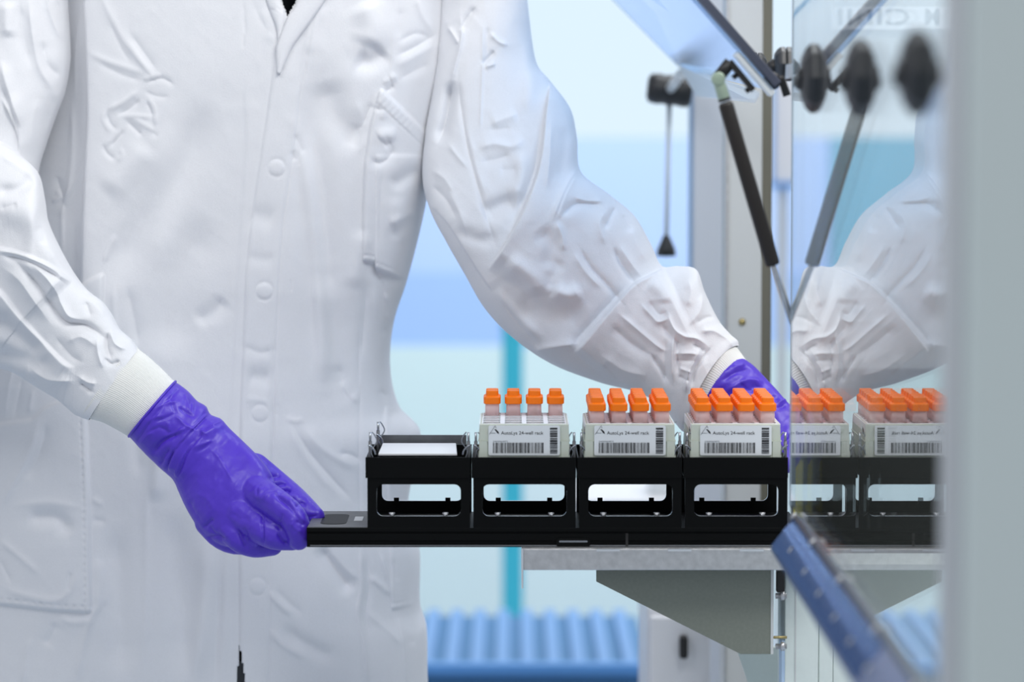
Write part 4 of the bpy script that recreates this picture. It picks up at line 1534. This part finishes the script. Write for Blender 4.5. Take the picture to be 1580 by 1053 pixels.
lapel_cut = inpoly([(434, -260), (460, -260), (458, 0), (443.5, 26), (434.5, 0)])
slit_cut = inpoly([(370.5, 984), (372.5, 1005), (380, 1060), (392, 1420), (340, 1420), (365, 1060), (369.5, 1000)])
ck = [(250, -150, 485, -150, 3.25, .075), (130, -112, 640, -112, 3.25, .088), (70, -60, 694, -60, 3.25, .10), (66, 0, 688, 0, 3.25, .105), (60, 100, 686, 100, 3.25, .110),
      (52, 200, 668, 200, 3.25, .110), (40, 260, 663, 260, 3.25, .109), (28, 330, 652, 330, 3.25, .107), (14, 430, 627, 430, 3.25, .105),
      (2, 500, 605, 500, 3.25, .103), (-8, 570, 600, 570, 3.25, .104), (-18, 630, 614, 630, 3.25, .107),
      (-24, 665, 645, 665, 3.25, .109), (-30, 700, 643, 700, 3.25, .110), (-38, 780, 628, 780, 3.25, .112), (-46, 850, 645, 850, 3.25, .115), (-54, 935, 646, 935, 3.25, .118),
      (-58, 970, 656, 970, 3.25, .118), (-64, 1053, 658, 1053, 3.25, .120), (-80, 1200, 668, 1200, 3.25, .124), (-90, 1400, 690, 1400, 3.25, .13), ]
TS = tune(TS, .95, .70, 1.9)
coat = cloth_tube('lab_coat', ck, 620, 640, TS, M_CLOTH, pe, crumple=.22, base=coat_base, cut=lambda x, y: lapel_cut(x, y) | slit_cut(x, y), noise_seed=3, noise_amp=0.7, front_power=0.62, aniso=(34, 85))
so = coat.modifiers.new('thickness', 'SOLIDIFY')
so.thickness = .0012
so.offset = -1

# right lapel: a folded strip lying on the chest
yl_ = 3.14


def coat_front_y(X, Y):
    k = catmull(ck, 400)
    j = np.argmin(np.abs((k[:, 1] + k[:, 3]) / 2 - Y))
    a, b, th = k[j, 0], k[j, 2], k[j, 5]
    c = np.clip((X - (a + b) / 2) / ((b - a) / 2), -1, 1)
    return 3.25 - th * (max(0, 1 - c * c)) ** .31


def lapel(name, poly_l, poly_r, n=26, m_=8, lift=.0045):
    """strip between two photo polylines, lying on the coat front"""
    A, B = smooth_poly(poly_l), smooth_poly(poly_r)
    V, Fc = [], []
    for i in range(n):
        t = i / (n - 1)
        a = A[int(round(t * (len(A) - 1)))] if len(A) > 2 else A[0] * (1 - t) + A[-1] * t
        b = B[int(round(t * (len(B) - 1)))] if len(B) > 2 else B[0] * (1 - t) + B[-1] * t
        for j in range(m_):
            s = j / (m_ - 1)
            X, Y = a * (1 - s) + b * s
            y = coat_front_y(X, Y) - lift - .003 * math.sin(math.pi * s) ** .6
            V.append(tuple(P(X, Y, y)))
    for i in range(n - 1):
        for j in range(m_ - 1):
            q = i * m_ + j
            Fc.append((q, q + 1, q + m_ + 1, q + m_))
    o = obj(name, (V, Fc), M_CLOTH, coat, smooth=True)
    s_ = o.modifiers.new('thickness', 'SOLIDIFY')
    s_.thickness = .0022
    s_.offset = 0
    return o


lapel('lapel', [(470, -90), (458, 0), (444, 27), (429, 66), (427, 82), (429, 113)], [(560, -90), (502, 0), (479, 33), (452, 70), (442, 90), (431, 114)])
lapel('lapel', [(395, -90), (404, -30), (414, 10), (427, 40), (430, 60)], [(425, -90), (434, 0), (441, 20), (437, 45), (431, 61)], lift=.0012)

# ---- right arm (viewer's right) sleeve
RS = [
    ('s', [(850, 118), (842, 170), (836, 230), (826, 275), (806, 325), (782, 372), (752, 418)], 1.3, 20, 70, .12),
    ('r', [(832, 200), (826, 255), (808, 305), (786, 350)], 7, -7), ('r', [(850, 180), (848, 240), (842, 300)], 6, 4), ('r', [(872, 190), (870, 235), (862, 285)], 11, -4),
    ('r', [(893, 256), (875, 285), (860, 318), (852, 345)], 6, 5.5), ('s', [(856, 345), (872, 300), (892, 262)][::-1], 3, 4, 30), ('r', [(886, 304), (905, 310), (932, 310)], 5, 5), ('r', [(864, 336), (890, 314), (930, 317)], 8, -9),
    ('r', [(950, 318), (940, 338), (932, 354)], 5, -6), ('r', [(938, 322), (925, 345), (935, 380)], 7, 4), ('r', [(858, 340), (868, 368), (868, 390)], 6, 5), ('r', [(830, 350), (850, 380), (845, 420)], 14, -4),
    ('r', [(975, 345), (985, 380), (1000, 405)], 9, 4), ('r', [(960, 330), (975, 360)], 5, -3), ('r', [(893, 380), (912, 412), (936, 438), (962, 470)], 4.5, -5.5), ('r', [(884, 388), (902, 418), (928, 446)], 6, 3.5),
    ('r', [(945, 380), (962, 412), (982, 440)], 5.5, -6.5), ('r', [(955, 378), (976, 410), (992, 430)], 6, 4),
    ('s', [(885, 545), (914, 510), (946, 472), (976, 439), (1000, 425), (1026, 412)][::-1], 1.4, 17, 80, .08),
    ('r', [(968, 440), (940, 468), (905, 506), (880, 538)], 7, -6), ('r', [(790, 462), (850, 488), (910, 480)], 24, -3.5), ('r', [(852, 445), (875, 455), (900, 448)], 12, 6), ('r', [(815, 545), (850, 536), (895, 530)], 9, 6),
    ('r', [(760, 440), (790, 480), (840, 530)], 10, 4), ('r', [(770, 460), (800, 500), (835, 540)], 5, -3.5), ('r', [(780, 400), (820, 430), (830, 460)], 16, 5), ('r', [(870, 400), (850, 430), (852, 450)], 10, -4),
    ('r', [(988, 468), (1006, 488), (1016, 496), (1034, 488)], 4.2, 5.5), ('r', [(1000, 462), (1016, 484), (1030, 480)], 6, -5.5), ('r', [(1028, 478), (1038, 505), (1054, 518), (1074, 522), (1092, 534)], 4.2, 6),
    ('r', [(1020, 500), (1045, 528), (1060, 532)], 7, -6), ('r', [(1068, 530), (1082, 538), (1088, 546)], 4, -7), ('r', [(1080, 512), (1100, 510), (1118, 520)], 6, 5), ('r', [(1060, 505), (1080, 478), (1084, 450)], 6, 4.5),
    ('r', [(1072, 500), (1090, 490), (1104, 490)], 4, -3.5), ('r', [(1042, 510), (1036, 545), (1038, 592)], 4, 6), ('r', [(1048, 520), (1046, 550), (1046, 580)], 5, -5), ('r', [(1026, 520), (1026, 560), (1028, 600)], 6, -4),
    ('r', [(953, 482), (988, 512), (1020, 538), (1034, 540)], 4.5, 5), ('r', [(940, 500), (975, 530), (1010, 552)], 9, -5), ('r', [(1004, 545), (1020, 570), (1034, 592)], 4.5, -6.5), ('r', [(1040, 546), (1060, 545), (1078, 546)], 4, 5),
    ('r', [(1040, 556), (1058, 556), (1074, 556)], 3.5, -4), ('r', [(1046, 568), (1066, 574)], 3, 4.5), ('r', [(1046, 580), (1064, 588)], 3.5, -3), ('r', [(925, 545), (960, 570), (1000, 580)], 9, 3.5), ('r', [(930, 560), (960, 590)], 6, -3),
    ('r', [(1060, 430), (1066, 450), (1058, 475)], 9, 4), ('r', [(1000, 430), (1020, 450), (1024, 470)], 12, 4), ('r', [(1084, 530), (1074, 550), (1062, 575), (1056, 610)], 5, 5.5),
    ('r', [(1098, 536), (1085, 552), (1072, 572), (1066, 600)], 3.5, -6), ('r', [(1110, 516), (1124, 524), (1134, 540)], 5, 4),
    # upper arm
    ('r', [(706, 110), (712, 170), (724, 238), (748, 325), (765, 380)], 4.5, -5.5), ('r', [(716, 180), (735, 260), (752, 310)], 7, 3), ('r', [(698, 122), (693, 160), (684, 200), (674, 225)], 9, -19), ('r', [(710, 20), (712, 60), (700, 110), (694, 140)], 5, 6),
    ('r', [(735, 232), (760, 222), (790, 226), (812, 212)], 9, 6), ('r', [(740, 250), (765, 246), (790, 238)], 7, -5), ('r', [(755, 192), (775, 185), (800, 175)], 9, 4), ('r', [(752, 200), (790, 198)], 6, -3),
    ('r', [(745, 40), (744, 110), (741, 200)], 2.5, 2.2, 0, .1), ('r', [(752, 40), (752, 90)], 6, -3), ('r', [(742, 100), (752, 90), (764, 78)], 4.5, -7), ('r', [(748, 104), (765, 98)], 4, 5), ('r', [(755, 50), (770, 65), (785, 70)], 4, 4.5),
    ('r', [(735, 10), (720, 30), (710, 50)], 6, -6), ('r', [(690, 40), (702, 58), (708, 70)], 4, 5), ('r', [(745, 335), (775, 318), (800, 312)], 14, -7), ('r', [(690, 290), (710, 330), (722, 370)], 9, 4), ('r', [(664, 262), (685, 275), (700, 300)], 7, 4),
    ('r', [(665, 285), (690, 310), (705, 340)], 8, -5), ('s', [(658, 312), (690, 345), (722, 395), (760, 452)], 2, 3.2, 24, .1), ('r', [(700, 350), (740, 370), (770, 365)], 12, -3), ('r', [(810, 60), (818, 120), (812, 180)], 12, 3),
    ('r', [(800, 230), (805, 270), (790, 310)], 12, 4), ('r', [(770, 262), (800, 262)], 8, -3.5), ('r', [(690, 220), (705, 240), (722, 260)], 5, 4),
]
rk = [(790, -140, 660, -100, 3.24, .05), (812, -10, 674, 0, 3.24, .056), (822, 70, 670, 90, 3.23, .060), (830, 102, 664, 150, 3.22, .062), (848, 124, 656, 205, 3.21, .064), (880, 168, 652, 275, 3.19, .066), (890, 212, 664, 325, 3.17, .068),
      (896, 264, 688, 372, 3.155, .070), (940, 300, 718, 425, 3.145, .068), (978, 332, 748, 476, 3.14, .066), (1003, 374, 790, 520, 3.135, .062), (1021, 410, 850, 561, 3.13, .056),
      (1048, 411, 925, 590, 3.12, .052), (1075, 417, 985, 606, 3.10, .047), (1088, 452, 1022, 628, 3.085, .043), (1110, 496, 1044, 655, 3.075, .038), (1128, 517, 1054, 666, 3.07, .034), (1139, 527, 1062, 668, 3.067, .032), (1140, 534, 1068, 664, 3.065, .0305)]
RS = tune(RS, .85, .8, 1.5)
rsl = cloth_tube('sleeve', rk, 560, 420, RS, M_CLOTH, coat, bow=(-24, -12, 9), crumple=.55, noise_seed=17, noise_amp=1.5, front_power=0.8, aniso=(26, 60))

# knitted cuff right
rc = [(1118, 518, 1040, 652, 3.066, .0285), (1132, 532, 1056, 650, 3.065, .0285), (1142, 545, 1070, 648, 3.063, .028), (1151, 557, 1086, 644, 3.06, .027), (1158, 566, 1098, 640, 3.057, .026)]
cloth_tube('knit_cuff', rc, 50, 360, [], M_KNIT, coat, bow=(-14, -8, 1), noise_amp=.3, rib=(120, .0006), front_power=0.9)

# right glove
bm = NB()
pair_solid(bm, [(1146, 552, 1084, 640, 3.058, .028), (1152, 556, 1096, 640, 3.057, .0285), (1164, 565, 1108, 655, 3.055, .027), (1186, 588, 1124, 672, 3.05, .024), (1206, 610, 1140, 690, 3.04, .021), (1224, 636, 1162, 702, 3.03, .019), (1228, 660, 1178, 706, 3.02, .017)], 30, 28, bow=(-16, -9))
limb(bm, [pl(1214, 650, 3.035, .017), pl(1222, 684, 3.02, .0125), pl(1218, 706, 3.0, .0105), pl(1212, 716, 2.988, .0095)])
limb(bm, [pl(1200, 672, 3.04, .015), pl(1204, 700, 3.025, .0120), pl(1200, 714, 3.005, .0105), pl(1196, 718, 2.99, .0095)])
limb(bm, [pl(1182, 685, 3.045, .0135), pl(1184, 704, 3.028, .0115), pl(1181, 716, 3.008, .010), pl(1178, 719, 2.995, .009)])
limb(bm, [pl(1160, 688, 3.055, .012), pl(1162, 704, 3.04, .010), pl(1160, 714, 3.02, .009), pl(1158, 717, 3.003, .008)])
limb(bm, [pl(1150, 660, 3.03, .014), pl(1160, 680, 3.0, .012), pl(1172, 690, 2.988, .010), pl(1184, 696, 2.985, .009)])
GS = [('r', [(1112, 590), (1135, 575), (1160, 570)], 3.5, -2.5), ('r', [(1120, 605), (1150, 588), (1180, 590)], 3.5, 2.5), ('r', [(1150, 600), (1175, 598), (1205, 622)], 3.5, -2.5), ('r', [(1130, 568), (1150, 562)], 3, 2),
      ('r', [(1160, 585), (1185, 605), (1200, 612)], 3, 2.4), ('r', [(1198, 622), (1212, 618), (1222, 624)], 3, 2.5), ('r', [(1198, 630), (1212, 626)], 3, -2.2), ('r', [(1140, 590), (1150, 600), (1165, 604)], 3, -2)]
g2 = remeshed('glove', bm, .0016, 5, M_GLOVE, pe, GS, .8)
g2['label'] = 'purple glove reaching behind the racks'

# ---- left arm
LS_up = [
    ('r', [(44, -10), (52, 60), (64, 110), (92, 148)], 7, 6), ('r', [(30, 0), (36, 60), (50, 110)], 9, -4), ('r', [(64, 60), (72, 100), (98, 120)], 9, -5), ('r', [(0, 90), (16, 145), (35, 200)], 9, 7), ('r', [(0, 130), (22, 180), (30, 232)], 5, -6),
    ('r', [(70, -20), (82, 30), (102, 70)], 6, 6), ('r', [(88, 0), (98, 40)], 5, -5), ('r', [(88, 145), (74, 175), (70, 205)], 7, -7), ('r', [(60, 150), (52, 190), (50, 230)], 9, 3), ('r', [(10, 0), (14, 60)], 12, 4), ('r', [(98, 140), (84, 152), (72, 180)], 4, 4),
    ('s', [(0, 150), (16, 180), (28, 215), (30, 245)], 2, 6, 30)]
uk = [(150, -120, 10, -100, 3.24, .05), (106, -40, -85, -40, 3.19, .062), (104, 0, -90, 0, 3.185, .064), (107, 60, -95, 60, 3.18, .066), (107, 95, -97, 95, 3.175, .066), (99, 142, -100, 142, 3.17, .066), (84, 182, -104, 190, 3.165, .066), (70, 222, -106, 235, 3.16, .066),
      (58, 262, -108, 290, 3.15, .064), (55, 310, -110, 350, 3.14, .06), (20, 380, -110, 400, 3.13, .05)]
LS_up = tune(LS_up, .9, .8, 1.4)
cloth_tube('sleeve_upper', uk, 300, 300, LS_up, M_CLOTH, coat, crumple=.5, noise_seed=23, noise_amp=1.4, front_power=0.8).name = 'sleeve'
LS = [
    ('s', [(-60, 376), (0, 383), (50, 396), (88, 414), (112, 436)][::-1], 2.0, 13, 60, .1), ('r', [(0, 392), (45, 403), (85, 424), (104, 440)], 6, -8),
    ('r', [(18, 396), (42, 420), (64, 448), (82, 478), (102, 498), (132, 503), (158, 520), (168, 535)], 6.5, -11), ('r', [(30, 396), (58, 412), (84, 440), (96, 470), (110, 490), (140, 495)], 6.5, 5.5), ('r', [(6, 412), (30, 430), (52, 460), (75, 496)], 9, 5),
    ('s', [(-40, 430), (0, 448), (30, 486), (60, 520), (100, 560), (118, 566)][::-1], 3.5, 9, 60, .1), ('r', [(-10, 480), (30, 520), (70, 552)], 14, -9), ('r', [(-20, 540), (30, 552), (90, 568)], 12, -5), ('r', [(45, 566), (75, 585), (115, 588)], 8, 7),
    ('r', [(42, 560), (50, 590), (70, 612)], 6, 4), ('r', [(30, 575), (60, 600)], 7, -4), ('r', [(166, 512), (164, 534), (172, 556)], 4.5, -7), ('r', [(150, 520), (152, 545), (160, 570)], 6, 4.5), ('r', [(170, 508), (178, 530), (196, 540)], 6, 6),
    ('r', [(160, 552), (172, 562), (186, 556)], 4, -5), ('r', [(122, 590), (134, 600), (144, 606)], 3.5, -7), ('r', [(120, 580), (136, 590), (150, 592)], 5, 4.5), ('r', [(-20, 330), (30, 325), (66, 350), (100, 420)], 26, 7), ('r', [(-10, 296), (26, 294), (46, 278), (58, 268)], 10, -7),
    ('r', [(0, 240), (30, 256), (50, 270)], 7, 4), ('r', [(60, 345), (68, 360), (70, 380)], 7, -4), ('r', [(80, 380), (100, 415), (120, 440)], 7, 4), ('r', [(0, 322), (30, 314)], 6, -3), ('r', [(128, 450), (150, 470), (168, 490)], 9, 4), ('r', [(132, 465), (140, 490)], 6, -3.5),
    ('r', [(100, 530), (125, 520), (150, 535)], 8, 4), ('r', [(85, 520), (110, 550), (130, 560)], 7, -4)]
lk = [(-120, 200, -150, 520, 3.13, .06), (-50, 200, -110, 545, 3.12, .062), (0, 218, -60, 560, 3.10, .062), (34, 243, -10, 566, 3.09, .060), (57, 267, 22, 575, 3.08, .058), (65, 300, 40, 586, 3.07, .055), (70, 335, 56, 596, 3.065, .053),
      (88, 377, 76, 608, 3.055, .049), (112, 420, 92, 618, 3.045, .045), (134, 448, 102, 627, 3.035, .042), (158, 467, 110, 634, 3.025, .040), (172, 486, 117, 640, 3.018, .038), (184, 508, 124, 643, 3.01, .036), (204, 526, 131, 646, 3.003, .034), (214, 540, 138, 648, 2.998, .031)]
LS = tune(LS, .85, .85, 1.4)
cloth_tube('sleeve_fore', lk, 420, 420, LS, M_CLOTH, coat, crumple=.5, noise_seed=29, noise_amp=1.4, front_power=0.8).name = 'sleeve'
lc_ = [(206, 532, 128, 640, 3.0, .0305), (214, 541, 140, 645, 2.998, .0310), (228, 552, 158, 650, 2.995, .0312), (248, 570, 178, 660, 2.992, .0305), (266, 588, 197, 671, 2.989, .029), (271, 592, 202, 675, 2.988, .027)]
cloth_tube('knit_cuff', lc_, 60, 400, [], M_KNIT, coat, noise_amp=.35, rib=(130, .0007), front_power=0.9)

# left glove
bm = NB()
pair_solid(bm, [(268, 589, 198, 672, 2.988, .0325), (271, 590, 202, 676, 2.987, .0328), (290, 604, 220, 696, 2.984, .0325), (305, 620, 238, 714, 2.98, .030), (318, 627, 246, 722, 2.978, .0315), (324, 640, 258, 732, 2.975, .029),
                (340, 646, 268, 742, 2.972, .0300), (353, 660, 276, 760, 2.968, .028), (378, 684, 288, 786, 2.958, .029), (398, 704, 304, 812, 2.945, .0285), (418, 730, 325, 832, 2.935, .0275), (430, 762, 354, 845, 2.925, .0255), (440, 790, 392, 848, 2.915, .021)], 40, 36)
limb(bm, [pl(398, 762, 2.922, .0165), pl(428, 780, 2.893, .0145), pl(452, 800, 2.880, .0130), pl(462, 824, 2.878, .0115), pl(461, 832, 2.880, .0105)])
limb(bm, [pl(374, 792, 2.920, .0165), pl(400, 814, 2.902, .0150), pl(426, 826, 2.892, .0138), pl(450, 831, 2.892, .0115)])
limb(bm, [pl(350, 806, 2.930, .0155), pl(370, 830, 2.915, .0135), pl(392, 842, 2.915, .0115), pl(420, 842, 2.925, .0100)])
limb(bm, [pl(322, 806, 2.945, .0135), pl(338, 826, 2.938, .0118), pl(356, 838, 2.942, .0102), pl(382, 842, 2.955, .0092)])
limb(bm, [pl(392, 724, 2.962, .0155), pl(424, 748, 2.957, .0140), pl(450, 768, 2.945, .0128), pl(470, 785, 2.932, .0115), pl(487, 797, 2.922, .0088)])
limb(bm, [pl(360, 760, 2.945, .027), pl(400, 770, 2.93, .019)])
LG = [
    # rim and gauntlet wrinkles
    ('r', [(277, 599), (244, 635), (210, 683)], 2.0, -1.2, 0, .05), ('r', [(283, 604), (290, 622), (294, 650)], 2.2, 1.4), ('r', [(262, 608), (268, 630), (272, 640)], 2.4, -1.6), ('r', [(275, 628), (292, 640), (300, 646)], 2.4, -1.8),
    ('r', [(272, 637), (256, 645), (236, 652)], 2.4, -1.6), ('r', [(270, 640), (285, 656), (304, 666)], 2.2, 1.8), ('r', [(240, 632), (258, 622), (276, 620)], 2.2, 1.4), ('r', [(258, 650), (262, 668)], 2.2, 1.6), ('r', [(228, 668), (246, 660), (262, 668)], 2.2, -1.4),
    ('r', [(297, 620), (296, 645)], 2, 1.6), ('r', [(225, 655), (238, 645), (252, 642)], 2.2, 1.4), ('r', [(214, 690), (228, 672), (240, 668)], 2.2, 1.1),
    ('s', [(321, 636), (306, 652), (290, 668), (272, 690), (256, 728)], 1.6, 4.0, 9, .1), ('r', [(322, 640), (304, 658), (286, 676), (266, 702), (256, 730)], 2.4, -3.6, 0, .1), ('s', [(344, 648), (318, 664), (300, 682), (282, 704), (268, 738)], 1.6, 3.6, 9, .1),
    ('r', [(345, 650), (322, 664), (304, 680), (288, 702), (274, 738)], 2.4, -3.4, 0, .1), ('r', [(282, 668), (262, 674), (242, 690), (236, 706)], 4.5, -4.2), ('r', [(290, 660), (272, 668), (250, 676)], 3, 2.6), ('r', [(262, 690), (250, 708), (246, 722)], 3.5, -3),
    ('r', [(334, 655), (318, 668), (308, 672)], 3, 2.2), ('r', [(308, 664), (320, 674)], 2.4, 1.5), ('r', [(296, 694), (315, 685), (332, 680)], 2.2, 1.2), ('r', [(300, 700), (318, 690), (330, 678)], 2.5, -1.1), ('r', [(322, 690), (340, 710), (360, 745)], 1.8, .7),
    # back of the hand
    ('r', [(370, 680), (395, 715), (415, 745)], 12, 1.4), ('r', [(330, 700), (350, 730), (372, 770)], 14, 1.0), ('r', [(395, 748), (402, 760), (398, 775)], 10, 2.2), ('r', [(400, 768), (398, 756), (406, 748)], 2, -1.2),
    ('r', [(402, 766), (412, 756), (420, 752)], 2, -1.3), ('r', [(406, 772), (418, 760), (428, 758)], 2, 1.2), ('r', [(413, 742), (424, 735), (434, 736)], 3.5, -3.4), ('r', [(420, 754), (432, 748), (443, 748)], 3, -2.8), ('r', [(426, 764), (440, 758), (450, 760)], 4, -3.8),
    ('s', [(410, 735), (424, 760), (442, 775), (462, 800), (475, 812)], 1.6, 3.2, 10, .15), ('r', [(412, 740), (428, 764), (446, 780), (464, 800)], 2.6, -3.2), ('r', [(446, 780), (452, 768), (462, 772)], 2.2, 1.8), ('r', [(456, 786), (464, 776), (472, 782)], 2.2, -2), ('r', [(470, 798), (482, 798), (492, 794)], 3, -1.6),
    # finger creases
    ('r', [(406, 792), (405, 815), (407, 842)], 2.0, -2.4), ('r', [(428, 822), (436, 836), (446, 842)], 2.8, -3.6), ('r', [(367, 818), (376, 838), (382, 848)], 2.4, -2.8), ('r', [(376, 814), (380, 826), (384, 838)], 2.2, -2.0), ('r', [(342, 828), (330, 822), (322, 812)], 2.5, -1.6),
    ('r', [(312, 816), (322, 806), (330, 800)], 3, -2.6), ('r', [(318, 830), (334, 828), (350, 834)], 3, -2.4), ('r', [(436, 790), (432, 806), (430, 822)], 2.2, -1.4), ('r', [(450, 800), (452, 812)], 2, 1.2), ('r', [(456, 804), (470, 812)], 2, -1.4), ('r', [(446, 806), (458, 818), (468, 822)], 2, 1.0),
    ('r', [(355, 790), (370, 800), (388, 800)], 8, -1.4), ('r', [(290, 770), (300, 790), (312, 806)], 5, -1.2), ('r', [(300, 762), (320, 770), (330, 790)], 5, 1.0)]
g1 = remeshed('glove', bm, .0012, 5, M_GLOVE, pe, LG, .7)
g1['label'] = 'purple glove gripping the end of the carrier'
bm = NB()
tube(bm, [tuple((P(270 + 0, 590, 2.988) + P(200, 673, 2.988)) / 2 + (P(270, 590, 2.988) - P(200, 673, 2.988)) / 2 * math.cos(t) * 1.015 + np.array([0, -.0332, 0]) * math.sin(t)) for t in np.linspace(0, 2 * math.pi, 49)], .0013, n=8, cap=False)
obj('rolled_rim', bm, M_GLOVE, g1, smooth=True)
